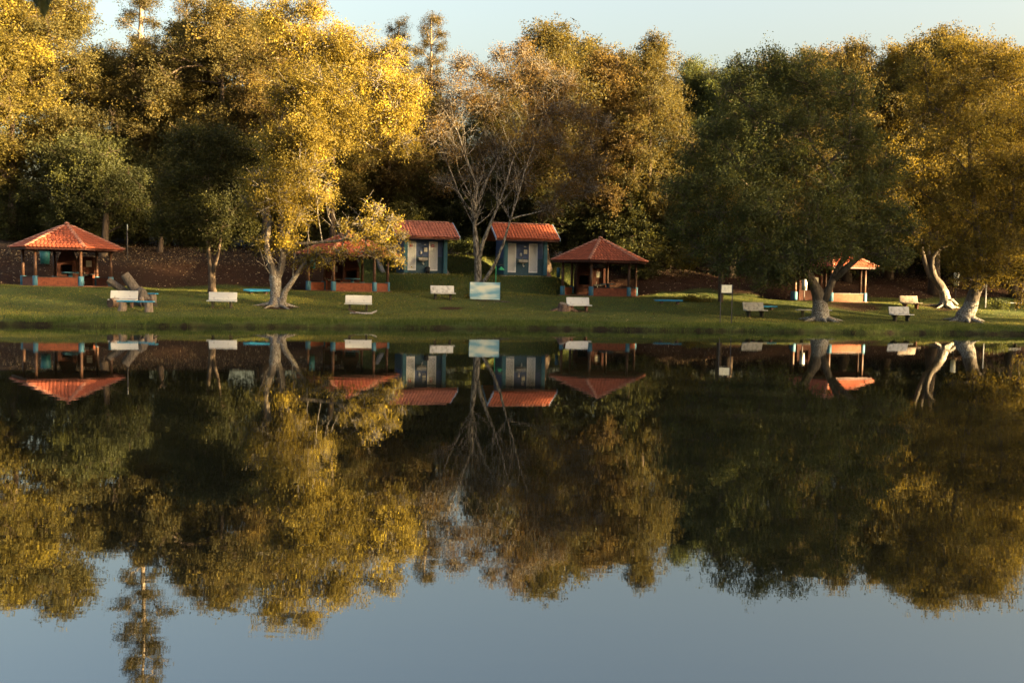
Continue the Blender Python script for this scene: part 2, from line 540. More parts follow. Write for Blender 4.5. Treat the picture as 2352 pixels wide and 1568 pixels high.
TILE = tile_mesh('tile', M_tile)
TILE_P = tile_mesh('tile', M_tile_pink)
CAP = tile_mesh('hip_cap', M_cap, .26, .42, .085)


def frame_matrix(o, ex, ey):
    n = ex.cross(ey).normalized()
    return Matrix(((ex.x, ey.x, n.x, o.x), (ex.y, ey.y, n.y, o.y), (ex.z, ey.z, n.z, o.z), (0, 0, 0, 1)))


def merged_tiles(name, mats, me, mat, parent):
    v = np.array([x.co[:] for x in me.vertices]); f = np.array([p.vertices[:] for p in me.polygons])
    vs, fs = [], []
    for i, M in enumerate(mats):
        A = np.array(M)
        vs.append(v @ A[:3, :3].T + A[:3, 3]); fs.append(f + i * len(v))
    o = link(name, fast_mesh(name, np.concatenate(vs), np.concatenate(fs), mat, True), parent)
    o['kind'] = 'stuff'
    return o


rng = random.Random(5)
HEX = [R(a) for a in (-30, 30, 90, 150, 210, 270)]


def hexpt(r, i, z=0.0): return Vector((r * math.sin(HEX[i % 6]), -r * math.cos(HEX[i % 6]), z))


def build_pavilion(x, y, z, rz, mirror, label, size):
    root = empty('picnic_pavilion', (x, y, z), rz)
    root.scale = (size,) * 3
    tag(root, label, 'pavilion', 'hexagonal picnic pavilions')
    Rp, Re, ze, za = 2.7, 3.52, 2.47, 4.06
    MB().prism([hexpt(3.0, i).xy for i in range(6)], -.4, .07).build('floor_slab', M_redfloor, root)
    for i in range(6):
        p = hexpt(Rp, i)
        po = MB().tube([(p.x, p.y, .05), (p.x, p.y, 1.3), (p.x, p.y, 2.62)], [.105, .10, .09], 12).build('post', M_post, root, True)
        MB().tube([(p.x, p.y, -.3), (p.x, p.y, .66), (p.x, p.y, .68)], [.175, .17, .15], 16).build('post_base', M_blue, po, True)
    walls = [(4, 5), (0, 1), (1, 2)] if mirror else [(5, 0), (0, 1), (2, 3)]
    for (i, j) in walls:
        a, b = hexpt(Rp, i), hexpt(Rp, j)
        d = (b - a); L = d.length - .32; mid = (a + b) / 2
        w = MB().box((0, 0, .2), (L, .16, .78)).build('low_wall', M_brick, root, loc=mid, rz=math.atan2(d.y, d.x))
        MB().box((0, 0, .612), (L + .02, .26, .04)).build('wall_cap', M_counter, w)
    # back edge: brick barbecue on one side, sink counter on the other
    a, b = hexpt(Rp - .12, 4), hexpt(Rp - .12, 3)
    d = (b - a); ang = math.atan2(d.y, d.x)
    s_bbq = .70 if (mirror and abs(x) > 8 and x < 0) else .30
    q = a + d * s_bbq
    bq = empty('barbecue', q, ang, root)
    bw, bd_ = 1.15, .75
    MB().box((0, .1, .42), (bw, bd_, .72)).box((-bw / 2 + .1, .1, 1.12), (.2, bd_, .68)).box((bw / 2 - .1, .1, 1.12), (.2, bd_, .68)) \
        .box((0, .38, 1.12), (bw - .4, .18, .68)).box((0, .1, 1.54), (bw, bd_, .16)).build('brick_body', M_brick_shaded, bq)
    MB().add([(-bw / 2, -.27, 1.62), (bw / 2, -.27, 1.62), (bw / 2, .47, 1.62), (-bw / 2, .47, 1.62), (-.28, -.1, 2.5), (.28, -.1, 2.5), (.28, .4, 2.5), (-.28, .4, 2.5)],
             [(0, 1, 5, 4), (1, 2, 6, 5), (2, 3, 7, 6), (3, 0, 4, 7), (4, 5, 6, 7)]).build('smoke_hood', M_brick_shaded, bq)
    MB().box((0, .06, .81), (bw - .41, .45, .05)).box((0, .27, 1.12), (bw - .41, .03, .66)).build('firebox', M_soot, bq)
    q = a + d * (1 - s_bbq + (.06 if s_bbq < .5 else -.06))
    ct = empty('sink_counter', q, ang, root)
    for s in (-1, 1): MB().box((s * .52, .1, .42), (.1, .55, .72)).build('brick_leg', M_brick, ct)
    MB().box((0, .1, .82), (1.2, .6, .07)).build('counter_top', M_counter, ct)
    MB().box((0, .42, 1.05), (1.25, .1, 1.95)).build('back_wall', M_brick_shaded, ct)
    MB().box((-.12, -.02, .79), (.5, .34, .13)).box((-.12, .16, .95), (.04, .04, .2)).box((-.12, .09, 1.05), (.04, .16, .035)).build('sink', M_steel, ct)
    MB().tube([(-.12, -.06, .72), (-.12, -.06, .35), (-.10, -.02, .3), (-.12, .02, .12)], [.022] * 4, 6).build('drain_pipe', M_chrome, ct, True)
    MB().box((.12, .36, 1.55), (.36, .02, .42)).build('notice', M_paper, ct)
    # roof
    apex = Vector((0, 0, za))
    roof = MB().add([hexpt(Re, i, ze) for i in range(6)] + [apex], [(i, (i + 1) % 6, 6) for i in range(6)]).build('roof', M_tile, root)
    MB().add([hexpt(Re - .05, i, ze - .05) for i in range(6)] + [(0, 0, za - .07)], [((i + 1) % 6, i, 6) for i in range(6)]).build('roof_underside', M_fascia, roof)
    # which faces look to the lake
    cam_dir = Vector((-x, -y, 0)).normalized()
    faces = []
    for i in range(6):
        a, b = hexpt(Re, i, ze), hexpt(Re, i + 1, ze)
        nrm = Matrix.Rotation(rz, 3, 'Z') @ ((a + b) / 2)
        faces.append((nrm.normalized().dot(cam_dir), i))
    faces.sort(reverse=True)
    count = 0
    for rank, (dd, i) in enumerate(faces):
        a, b = hexpt(Re, i, ze), hexpt(Re, i + 1, ze)
        ex = (b - a).normalized(); mid = (a + b) / 2
        ey = (apex - mid); H = ey.length; ey.normalize()
        half = (b - a).length / 2
        mats = []
        rows = int(H / .315) + 1
        for r in range(rows):
            yy = -.07 + r * .315
            hw = half * (1 - max(yy + .14, 0) / H) - .05
            if hw < .1: continue
            n = int(2 * hw / .228)
            for k in range(n):
                xx = (k - (n - 1) / 2) * .228
                tl = R(2.2) + rng.uniform(-.02, .02)
                M = frame_matrix(mid + ex * (xx + rng.uniform(-.006, .006)) + ey * yy, ex, ey) @ Matrix.Translation((0, 0, .012)) @ Matrix.Rotation(-tl, 4, 'X') @ Matrix.Rotation(rng.uniform(-.02, .02), 4, 'Z')
                mats.append(M)
        if rank < 4 and count + len(mats) <= 300:
            for M in mats:
                t = bpy.data.objects.new('tile', TILE); col.objects.link(t); t.parent = roof; t.matrix_local = M
            count += len(mats)
        else:
            merged_tiles('rear_tiles', mats, TILE, M_tile, roof)
        # fascia under the eave
        f = MB().box(((a + b) / 2 + ey * .06 + Vector((0, 0, -.09))), ((b - a).length - .1, .035, .15), math.atan2(ex.y, ex.x)).build('fascia', M_fascia, roof)
        # hip
        h = apex - a; hl_ = h.length; h.normalize()
        hx = h.cross(Vector((0, 0, 1))).normalized()
        for k in range(int(hl_ / .36)):
            M = frame_matrix(a + h * (-.06 + k * .36), hx, h) @ Matrix.Translation((0, 0, .045)) @ Matrix.Rotation(-R(2.5) + rng.uniform(-.03, .03), 4, 'X') @ Matrix.Rotation(rng.uniform(-.05, .05), 4, 'Z')
            t = bpy.data.objects.new('hip_cap', CAP); col.objects.link(t); t.parent = roof; t.matrix_local = M
    MB().tube([(0, 0, za + .02), (0, 0, za + .12), (0, 0, za + .16)], [.2, .14, .03], 8).build('finial_cap', M_cap, roof, True)
    # rafters
    for i in range(6):
        a = hexpt(Re - .15, i, ze - .11); t = Vector((0, 0, za - .15)) - a
        MB().tube([a, a + t * .97], [.055, .05], 6).build('rafter', M_fascia, roof)
    return root


for s in pav_spec: build_pavilion(*s)


def round_table(x, y, z, label):
    t = empty('round_table', (x, y, z))
    tag(t, label, 'table', 'round tables in the pavilions')
    MB().tube([(0, 0, .72), (0, 0, .735), (0, 0, .775), (0, 0, .785)], [.46, .5, .5, .48], 24).build('table_top', M_blue, t, True)
    MB().tube([(0, 0, 0), (0, 0, .06), (0, 0, .1), (0, 0, .73)], [.24, .22, .12, .11], 14).build('pedestal', M_blue, t, True)


for k, (i, off, lab) in enumerate(((0, (.1, .2), 'blue round pedestal table inside the far left pavilion'),
                                   (1, (.2, .3), 'blue round pedestal table before the barbecue in the leaf-hidden pavilion'),
                                   (2, (.6, .4), 'blue round pedestal table in the pavilion with sunlit posts'))):
    x, y, z, rz, mi, _, _ = pav_spec[i]
    round_table(x + off[0], y + off[1], z + .07, lab)

# ------------------------------------------------------------------ bathhouses
def slat_mesh(w):
    return MB().box((0, 0, 0), (w, .006, .05), tilt=Matrix.Rotation(R(-35), 3, 'X')).mesh('slat', M_door)


def build_house(x, y, z, rz, tile, tmat, label, bins):
    root = empty('bathhouse', (x, y, z), rz)
    tag(root, label, 'bathhouse', 'small blue bathhouses')
    w, d, hh = 3.05, 2.9, 2.55
    MB().box((0, .1, -.2), (w + .5, d + .6, .5)).build('base_slab', M_conc, root, bevel=.01)
    # shell: back, sides and a recessed front wall
    MB().box((0, d / 2 - .07, hh / 2 + .05), (w, .14, hh - .1)).box((-w / 2 + .07, .2, hh / 2 + .05), (.14, d - .54, hh - .1)).box((w / 2 - .07, .2, hh / 2 + .05), (.14, d - .54, hh - .1)) \
        .box((0, -d / 2 + .50, hh / 2 + .05), (w - .285, .12, hh - .1)).build('wall', M_house, root)
    for s in (-1, 1):
        MB().box((s * (w / 2 - .12), -d / 2 + .13, hh / 2 + .05), (.26, .26, hh - .1)).build('pillar', M_teal, root, bevel=.008)
    sl = slat_mesh(.50)
    yf = -d / 2 + .44 - .03
    for k, xc in enumerate((-.92, .62)):
        dr = empty('door', (xc, yf, .28), 0, root)
        W_, H_ = .62, 2.02
        MB().box((-W_ / 2 + .03, 0, H_ / 2), (.06, .05, H_)).box((W_ / 2 - .03, 0, H_ / 2), (.06, .05, H_)).box((0, 0, .04), (W_ - .125, .05, .08)).box((0, 0, H_ - .035), (W_ - .125, .05, .07)).build('door_frame', M_door, dr)
        MB().box((0, .024, H_ / 2), (W_ - .13, .006, H_ - .16)).build('backing', M_dark, dr)
        n = 30
        for i in range(n):
            o = bpy.data.objects.new('slat', sl); col.objects.link(o); o.parent = dr; o.location = (0, 0, .105 + i * (H_ - .2) / (n - 1))
        MB().box((W_ / 2 * (1 if k == 0 else -1) * .9, -.04, 1.0), (.035, .05, .14)).build('handle', M_chrome, dr)
        if bins:
            pl = MB().box((-.04, -.04, H_ - .3), (.17, .012, .19)).build('plaque', M_red, dr)
            f = MB()
            f.tube([(-.04, -.052, H_ - .245), (-.04, -.047, H_ - .245)], [.02, .02], 10)
            f.box((-.04, -.049, H_ - .30), (.05 if k == 0 else .07, .004, .075)).box((-.052, -.049, H_ - .36), (.016, .004, .05)).box((-.028, -.049, H_ - .36), (.016, .004, .05))
            f.build('pictogram', M_door, pl)
            MB().box((-.03, -.043, H_ - .45), (.16, .008, .03)).build('name_strip', M_door, dr)
    # sink between the doors
    sk = empty('wash_basin', (-.16, yf - .17, .98), 0, root)
    MB().box((0, 0, .05), (.66, .38, .03)).box((0, -.19, .1), (.66, .02, .16)).box((0, .19, .1), (.66, .02, .22)).box((-.32, 0, .1), (.02, .36, .16)).box((.32, 0, .1), (.02, .36, .16)) \
        .add([(-.3, -.17, .03), (.3, -.17, .03), (.3, .17, .03), (-.3, .17, .03), (-.1, -.06, -.08), (.1, -.06, -.08), (.1, .06, -.08), (-.1, .06, -.08)],
             [(1, 0, 4, 5), (2, 1, 5, 6), (3, 2, 6, 7), (0, 3, 7, 4), (4, 7, 6, 5)]).build('bowl', M_steel, sk)
    MB().tube([(0, .12, .2), (0, .12, .32), (0, 0, .34), (0, -.02, .28)], [.016] * 4, 8).build('tap', M_steel, sk, True)
    MB().tube([(.02, 0, -.08), (.02, 0, -.25), (.06, 0, -.3), (.1, 0, -.25), (.1, .12, -.2)], [.02] * 5, 8).build('trap_pipe', M_chrome, sk, True)
    MB().tube([(-.26, yf + .02, 1.48), (-.26, yf - .05, 1.48)], [.08, .07], 12).tube([(-.26, yf + .02, 1.56), (-.26, yf - .05, 1.56)], [.08, .07], 12).build('soap_dispenser', M_chrome, root, True)
    MB().box((.06, yf - .03, 1.72), (.24, .09, .30)).build('towel_dispenser', M_paper, root, bevel=.01)
    MB().box((.02, yf - .01, 2.08), (.15, .02, .06)).build('name_plate', M_chrome, root)
    # gable ends, roof
    oh, of, rz_, ez = .72, .62, 3.68, 2.60
    run = d / 2 + of
    for s in (-1, 1):
        MB().extr([(-d / 2 + .1, hh - .02), (d / 2 - .05, hh - .02), (0, 3.56)], -.07, .14, Matrix.Translation((s * (w / 2 - .07), 0, 0)) @ Matrix.Rotation(R(90), 4, 'Z')).build('gable', M_house, root)
    L = w + 2 * oh
    th = .06
    roof = MB().add([(-L / 2, -run, ez), (L / 2, -run, ez), (L / 2, 0, rz_), (-L / 2, 0, rz_), (L / 2, run, ez), (-L / 2, run, ez),
                     (-L / 2, -run, ez - th), (L / 2, -run, ez - th), (L / 2, 0, rz_ - th), (-L / 2, 0, rz_ - th), (L / 2, run, ez - th), (-L / 2, run, ez - th)],
                    [(0, 1, 2, 3), (3, 2, 4, 5), (7, 6, 9, 8), (8, 9, 11, 10), (1, 0, 6, 7), (5, 4, 10, 11)]).build('roof', tmat, root)
    for sgn, nm in ((-1, 'tile'), (1, 'rear_tiles')):
        ex = Vector((1, 0, 0)) if sgn < 0 else Vector((-1, 0, 0))
        o0 = Vector((0, sgn * run, ez)); ey = Vector((0, 0, rz_)) - o0; H = ey.length; ey.normalize()
        mats = []
        nc = int(L / .224)
        for r in range(int(H / .285)):
            for k in range(nc):
                mats.append(frame_matrix(o0 + ex * ((k - (nc - 1) / 2) * .224 + rng.uniform(-.006, .006)) + ey * (-.06 + r * .285), ex, ey) @ Matrix.Translation((0, 0, .012)) @ Matrix.Rotation(-R(2.2) + rng.uniform(-.02, .02), 4, 'X') @ Matrix.Rotation(rng.uniform(-.02, .02), 4, 'Z'))
        if sgn < 0:
            for M in mats:
                t = bpy.data.objects.new('tile', tile); col.objects.link(t); t.parent = roof; t.matrix_local = M
        else: merged_tiles(nm, mats, tile, tmat, roof)
    for k in range(int(L / .38)):
        M = frame_matrix(Vector((-L / 2 + .02 + k * .38, 0, rz_ + .03)), Vector((0, -1, 0)), Vector((1, 0, 0))) @ Matrix.Rotation(-R(2), 4, 'X')
        t = bpy.data.objects.new('ridge_cap', CAP); col.objects.link(t); t.parent = roof; t.matrix_local = M
    for s in (-1, 1):
        for f in (-1, 1):
            a = Vector((s * (L / 2 + .02), f * (run + .03), ez - .04)); b = Vector((s * (L / 2 + .02), 0, rz_ - .02))
            v = [a + Vector((dx, 0, dz)) for dx in (-.02, .02) for dz in (-.1, .09)] + [b + Vector((dx, 0, dz)) for dx in (-.02, .02) for dz in (-.1, .09)]
            MB().add(v, [(0, 1, 3, 2), (4, 6, 7, 5), (0, 4, 5, 1), (2, 3, 7, 6), (1, 5, 7, 3), (0, 2, 6, 4)]).build('barge_board', M_barge, roof)
    MB().box((0, -run + .05, ez - .11), (L - .1, .04, .13)).build('fascia', M_fascia, roof)
    return root


build_house(*house_spec[0], TILE_P, M_tile_pink, 'small blue bathhouse on the left with pinkish tiled roof and two white louvred doors', True)
build_house(*house_spec[1], TILE, M_tile, 'small blue bathhouse on the right with orange-red tiled roof, partly behind the pale trunks', False)

# waste bin between the louvred doors
hx, hy, hz_, hrz = house_spec[0]
p = Vector((hx, hy, 0)) + Matrix.Rotation(hrz, 3, 'Z') @ Vector((.17, -1.27, 0))
bn = empty('waste_bin', (p.x, p.y, hz_ + .05))
tag(bn, 'black waste bin under the basin of the left bathhouse', 'bin')
MB().tube([(0, 0, 0), (0, 0, .4)], [.14, .17], 16).build('body', M_bindark, bn, True)
MB().tube([(0, 0, .4), (0, 0, .44), (0, 0, .5), (0, 0, .52)], [.18, .18, .1, .02], 16).build('lid', M_bindark, bn, True)

# sloping concrete kerbs beside the bathhouses
def sloped_kerb(px0, py0, px1, py1, d0, d1, wd, label, mat):
    a, b = W(px0, py0, d0), W(px1, py1, d1)
    dirv = (b - a).normalized(); side = dirv.cross(Vector((0, 0, 1))).normalized() * wd / 2
    up = side.normalized().cross(dirv) * .07
    if up.z < 0: up = -up
    v = []
    for q in (a, b):
        for s in (-1, 1):
            v.append(q + side * s + up)
            v.append(Vector((q.x + side.x * s, q.y + side.y * s, min(gz(q.x, q.y) - .3, q.z - .12))))
    o = MB().add([q - a for q in v], [(0, 2, 6, 4), (1, 5, 7, 3), (0, 4, 5, 1), (2, 3, 7, 6), (0, 1, 3, 2), (4, 6, 7, 5)]).build('sloped_kerb', mat, None, bevel=.01, loc=a)
    tag(o, label, 'kerb', 'sloped concrete kerbs')


sloped_kerb(1018, 611, 1033, 638, 72.6, 69.6, .26, 'pale sloping concrete kerb beside the right wall of the left bathhouse', M_conc)
sloped_kerb(868, 596, 884, 634, 72.6, 69.6, .26, 'sloping concrete kerb left of the left bathhouse behind a pavilion', M_conc)
sloped_kerb(1254, 625, 1268, 644, 72.0, 69.6, .3, 'earth-stained sloping kerb beside the right bathhouse', M_earthleg)

# ------------------------------------------------------------------ benches
def bench(px, d, rz, label, L=1.5, mat=None, legmat=None, back=True, sink=0.0, dark=False):
    mat = mat or M_white
    x, y = at(px, d)
    z = min(gz(x - .5, y), gz(x + .5, y), gz(x, y))
    t = empty('park_bench', (x, y, z - sink), R(rz))
    tag(t, label, 'bench', 'concrete park benches')
    MB().box((0, -.05, .385), (L, .40, .06)).build('seat', mat, t, bevel=.012)
    if back:
        MB().box((0, .2, .63), (L * .97, .055, .42), tilt=Matrix.Rotation(R(-11), 3, 'X')).build('backrest', mat, t, bevel=.012)
    for s in (-1, 1):
        lg = MB()
        lg.extr([(-.2, .355), (.2, .355), (.12, .2), (.13, -.25), (-.13, -.25), (-.12, .2)], -.05, .10, Matrix.Translation((s * L * .31, -.02, 0)) @ Matrix.Rotation(R(90), 4, 'Z'))
        if back: lg.box((s * L * .31, .245, .5), (.07, .05, .5), tilt=Matrix.Rotation(R(-11), 3, 'X'))
        lg.build('leg', legmat or M_benchleg, t, bevel=.006)
    return t


bench(283, 50.3, 6, 'white concrete bench in front of the fallen log at left', 1.38, None, M_logdark)
bench(510, 52.0, 3, 'clean white bench standing alone between the log pile and the lone dark tree')
bench(823, 53.5, 4, 'white bench behind the dead branch, right of the whitewashed golden tree', 1.46)
bench(1017, 59.0, 16, 'stained grey-white bench just left of the blue board', 1.46, M_stained)
bench(1330, 57.0, 18, 'white bench on low stone supports beside the cut stump', 1.44, None, M_earthleg, sink=.06)
bench(1735, 57.2, 22, 'grey-white bench just right of the two-post notice sign', 1.44, M_stained)
bench(2071, 57.0, 20, 'grey-white bench on the lawn between the two big whitewashed trees', 1.46, M_stained)
bench(2092, 63.5, 22, 'sunlit pale bench near the curved lit trunk at right', 1.5, M_conc, M_earthleg)
bench(1869, 58.0, 2, 'backless concrete slab bench behind the forked whitewashed trunk', 2.05, M_stained, back=False)
bench(2322, 66.0, 4, 'backless slab bench far right behind the leaning tree', 1.4, M_stained, back=False)


def plank_bench(px, d, rz, L, h, label, wd=.34, leg='tall', leafy=False):
    x, y = at(px, d); z = gz(x, y)
    t = empty('plank_bench', (x, y, z), R(rz))
    tag(t, label, 'bench', 'blue plank benches')
    outline = [(-L / 2, -wd / 2), (L / 2, -wd / 2), (L / 2, wd / 2), (-L / 2, wd / 2)]
    MB().prism(outline, h, h + .06).build('plank', M_plank, t, bevel=.01)
    rg = random.Random(px)
    for s in (-1, 1):
        r0 = .2 if leg == 'tall' else .13
        cx = s * (L / 2 - .24)
        lean = -.06 if (s < 0 and leg == 'tall') else 0
        MB().tube([(cx + lean, 0, -.35), (cx + lean, 0, -.02), (cx, 0, h * .5), (cx, 0, h)], [r0 * 1.05, r0, r0 * .97, r0 * .95], 12, jit=.06, rng=rg).build('log_leg', M_pale_wood if leg == 'tall' else M_logdark, t, False)
    return t


plank_bench(312, 48.6, 1, 1.74, .46, 'sky-blue plank on two pale log stumps near the water at left')
plank_bench(334, 52.6, -9, 1.3, .44, 'short blue plank on a log leg behind the fallen log')


def low_plank(px, d, rz, L, wd, label, tilt=0.0, rounded=True, white_end=False):
    x, y = at(px, d); z = gz(x, y)
    t = empty('low_plank_seat', (x, y, z), R(rz))
    tag(t, label, 'bench', 'low blue plank seats')
    pts = []
    for k in range(9):
        a = math.pi / 2 + math.pi * k / 8
        pts.append((-L / 2 + wd / 2 + math.cos(a) * wd / 2 * 1.6, math.sin(a) * wd / 2))
    pts += [(L / 2, -wd / 2 * .55), (L / 2, wd / 2 * .55)]
    o = MB().prism(pts, 0, .07).build('plank', M_plank, t, bevel=.008)
    o.location = (0, 0, .17); o.rotation_euler = (R(tilt), 0, 0)
    for s in (-1, 1):
        MB().tube([(s * L * .3, 0, -.25), (s * L * .3, 0, .165)], [.12, .11], 10).build('log_leg', M_logdark, t)
    if white_end:
        MB().box((-L / 2 - .02, 0, .25), (.36, wd * .7, .012)).build('white_cap', M_white, t)


low_plank(594, 58.0, -2, 1.45, .62, 'bright blue low plank seat left of the whitewashed golden tree', tilt=9)
low_plank(1538, 61.5, -8, 1.62, .4, 'low blue plank seat with a pale end on the sunlit grass strip', tilt=6, white_end=True)
low_plank(1753, 60.5, -6, 1.7, .42, 'low blue plank seat in shade behind the bench by the notice sign', tilt=5)

# ------------------------------------------------------------------ log pile, stumps, dead branch
def log_pile():
    x, y = at(315, 51.6); z = gz(x, y)
    t = empty('fallen_tree_stump', (x, y, z))
    tag(t, 'uprooted tree stump with two sawn log limbs and splintered roots at left', 'stump')
    rg = random.Random(3)
    def wp(px, py, dd=0):
        q = W(px, py, 51.6 + dd); return q - Vector((x, y, z))
    MB().tube([wp(322, 700, .1), wp(318, 684, .1), wp(310, 664, 0), wp(286, 630, -.1)], [.42, .36, .26, .23], 14, jit=.05, rng=rg).build('sawn_limb', M_log, t)
    MB().tube([wp(312, 690, .3), wp(285, 668, .2), wp(248, 643, 0)], [.2, .18, .17], 12, jit=.05, rng=rg).build('sawn_limb', M_log, t)
    MB().tube([wp(330, 702, -.1), wp(327, 684, -.3), wp(324, 668, -.3), wp(321, 660, -.3)], [.40, .33, .24, .1], 12, jit=.14, rng=rg).build('burl', M_log, t)
    MB().tube([wp(326, 689, -.35), wp(325, 688, -.62), wp(325, 688, -.66)], [.17, .15, .02], 10, jit=.08, rng=rg).build('burl_knot', M_pale_wood, t, True)
    for k in range(16):
        a = 320 + k * 2.2
        e = (322 + k * 2.9 + rg.uniform(-3, 3), 705 + rg.uniform(-6, 4))
        q1, q2 = wp(322 + k * .6, 684 + k * .3, -.15 - .2 * rg.random()), wp(*e, -.6 + rg.uniform(-.5, .3))
        q2.z = max(q2.z, gz(x + q2.x, y + q2.y) - z + .02)
        mid = (q1 + q2) / 2 + Vector((rg.uniform(-.05, .05), 0, rg.uniform(.02, .12)))
        MB().tube([q1, mid, q2], [.07, .05, .018], 6, jit=.2, rng=rg).build('root', M_logdark if k % 3 else M_log, t)
    return t


log_pile()


def round_log(px, d, r, L, rz, label, mat=None, name='log_round'):
    x, y = at(px, d); z = gz(x, y)
    rg = random.Random(px)
    o = MB().tube([(-L / 2, 0, r * .9), (0, 0, r * .92), (L / 2, 0, r * .9)], [r, r * 1.03, r * .96], 14, jit=.04, rng=rg).build(name, mat or M_logdark, None, loc=(x, y, z), rz=R(rz))
    tag(o, label, 'log')


round_log(262, 50.2, .24, .5, 62, 'short dark log round lying under the end of the white bench')
xs_, ys_ = at(1296, 56.6)
st = empty('tree_stump', (xs_, ys_, gz(xs_, ys_)))
tag(st, 'low sawn tree stump at the left end of the bench on stones', 'stump')
rg = random.Random(8)
MB().tube([(-.05, 0, -.2), (-.03, 0, .05), (0, 0, .24), (.03, 0, .36)], [.55, .44, .37, .34], 14, jit=.08, rng=rg).build('bark_sides', M_logdark, st)
MB().tube([(.03, 0, .35), (.04, -.01, .375)], [.32, .31], 14, jit=.05, rng=rg).build('sawn_top', M_log, st)
for k in range(5):
    a = rg.uniform(0, 6.3)
    MB().tube([(.25 * math.cos(a), .25 * math.sin(a), .12), (.6 * math.cos(a), .5 * math.sin(a), .05), (.9 * math.cos(a), .7 * math.sin(a), -.05)], [.12, .08, .03], 6, jit=.1, rng=rg).build('root', M_logdark, st)

bx, by = at(836, 51.6)
br = empty('dead_branch', (bx, by, gz(bx, by)))
tag(br, 'curved dead branch with pale bark lying on the grass before a bench', 'branch')
q = [Vector((-.72, .1, .05)), Vector((-.4, 0, .07)), Vector((0, -.05, .05)), Vector((.4, -.05, .07)), Vector((.62, 0, .18)), Vector((.68, .02, .24))]
MB().tube(q, [.05, .065, .06, .05, .04, .02], 8, jit=.15, rng=rg).build('main_stem', M_dead, br)
for (a, b) in (((-.35, 0, .07), (-.75, -.12, .2)), ((-.3, 0, .07), (-.85, .15, .28)), ((-.1, -.02, .06), (-.6, -.22, .04))):
    MB().tube([a, b], [.035, .012], 6, jit=.1, rng=rg).build('side_branch', M_logdark, br)

# ------------------------------------------------------------------ signs, lamp, bins
def board():
    x, y = at(1113.5, 60.2); z = gz(x, y)
    t = empty('painted_board', (x, y, z), R(3))
    tag(t, 'sky-blue rectangular board standing on the grass below the pale-trunked tree', 'board')
    m, nt, p, out = nmat('sun_streaked_board_paint')
    oc = objco(nt)
    mp = nt.nodes.new('ShaderNodeMapping'); mp.inputs['Scale'].default_value = (.7, 1, 2.2); mp.inputs['Rotation'].default_value = (0, R(14), 0); mp.inputs['Location'].default_value = (.3, 0, .45)
    nt.links.new(oc, mp.inputs[0])
    n = noise(nt, 1.25, 2, mp.outputs[0], .4)
    c = ramp(nt, n, [(.40, (.16, .36, .48)), (.52, (.42, .55, .56)), (.62, (.68, .70, .60))])  # cream bands: light falling on the board, painted over its blue
    sp = nt.nodes.new('ShaderNodeSeparateXYZ'); nt.links.new(oc, sp.inputs[0])
    n2 = noise(nt, 17, 3, oc, .5)
    ch = ramp(nt, n2, [(.66, (0, 0, 0)), (.68, (1, 1, 1))])
    band = ramp(nt, sp.outputs['Z'], [(.22, (0, 0, 0)), (.28, (1, 1, 1)), (.40, (1, 1, 1)), (.46, (0, 0, 0))])
    bx_ = nt.nodes.new('ShaderNodeMapRange'); bx_.inputs[1].default_value = -.1; bx_.inputs[2].default_value = .15; bx_.inputs[3].default_value = 1; bx_.inputs[4].default_value = 0
    nt.links.new(sp.outputs['X'], bx_.inputs[0])
    f = mixc(nt, 1.0, ch, band, 'MULTIPLY'); f = mixc(nt, 1.0, f, bx_.outputs[0], 'MULTIPLY')
    c = mixc(nt, f, c, (.85, .86, .86))
    nt.links.new(c, p.inputs['Base Color']); p.inputs['Roughness'].default_value = .35
    MB().box((0, 0, .54), (1.80, .05, 1.04)).build('panel', m, t, bevel=.006)
    for s in (-1, 1):
        MB().box((s * .915, .01, .54), (.03, .09, 1.06)).build('edge_strip', M_blue, t)
        MB().box((s * .6, .09, .2), (.08, .08, .9)).build('support_post', M_dark, t)
    return t


board()
pxy = at(1152, 59.6)
o = MB().tube([(-.45, .1, .05), (.5, -.12, .045)], [.035, .03], 8).build('wooden_pole', M_log, None, loc=(pxy[0], pxy[1], gz(*pxy)))
tag(o, 'thin wooden pole lying on the grass at the foot of the blue board', 'pole')


def notice_sign():
    x, y = at(1667, 51.3, 735); z = gz(x, y)
    t = empty('notice_sign', (x, y, z), R(-3))
    tag(t, 'small cream notice panel between two tall dark posts near the water', 'sign')
    for s in (-1, 1):
        MB().box((s * .29, 0, .9), (.045, .045, 2.3)).build('post', M_dark, t)
    MB().box((0, 0, 1.83), (.52, .02, .40)).build('panel', M_cream, t)
    MB().box((0, 0, 2.042), (.53, .03, .022)).build('rail', M_dark, t)
    MB().box((0, 0, 1.615), (.53, .03, .022)).build('rail', M_dark, t)
    MB().box((-.09, -.014, 1.86), (.05, .006, .09)).box((-.085, -.014, 1.77), (.02, .006, .04)).build('faded_mark', M_paper, t)


notice_sign()


def garden_shower():
    x, y = at(1138, 61.0); z = gz(x, y)
    t = empty('green_lamp_post', (x, y, z))
    tag(t, 'thin green pole with a cone-shaped green shade beside the pale forked trunk', 'lamp post')
    MB().tube([(0, 0, -.2), (0, 0, 2.0)], [.035, .032], 10).build('pole', M_green, t, True)
    MB().tube([(-.02, 0, 1.98), (.2, 0, 2.1), (.55, 0, 2.08)], [.018, .016, .016], 8).build('arm', M_dark, t, True)
    MB().tube([(.32, 0, 1.98), (.32, 0, 1.94), (.32, 0, 1.80), (.32, 0, 1.76)], [.03, .06, .2, .235], 16).build('cone_shade', M_green, t, True)
    MB().tube([(.32, 0, 2.1), (.32, 0, 1.97)], [.012, .012], 6).build('hanger', M_dark, t)


garden_shower()


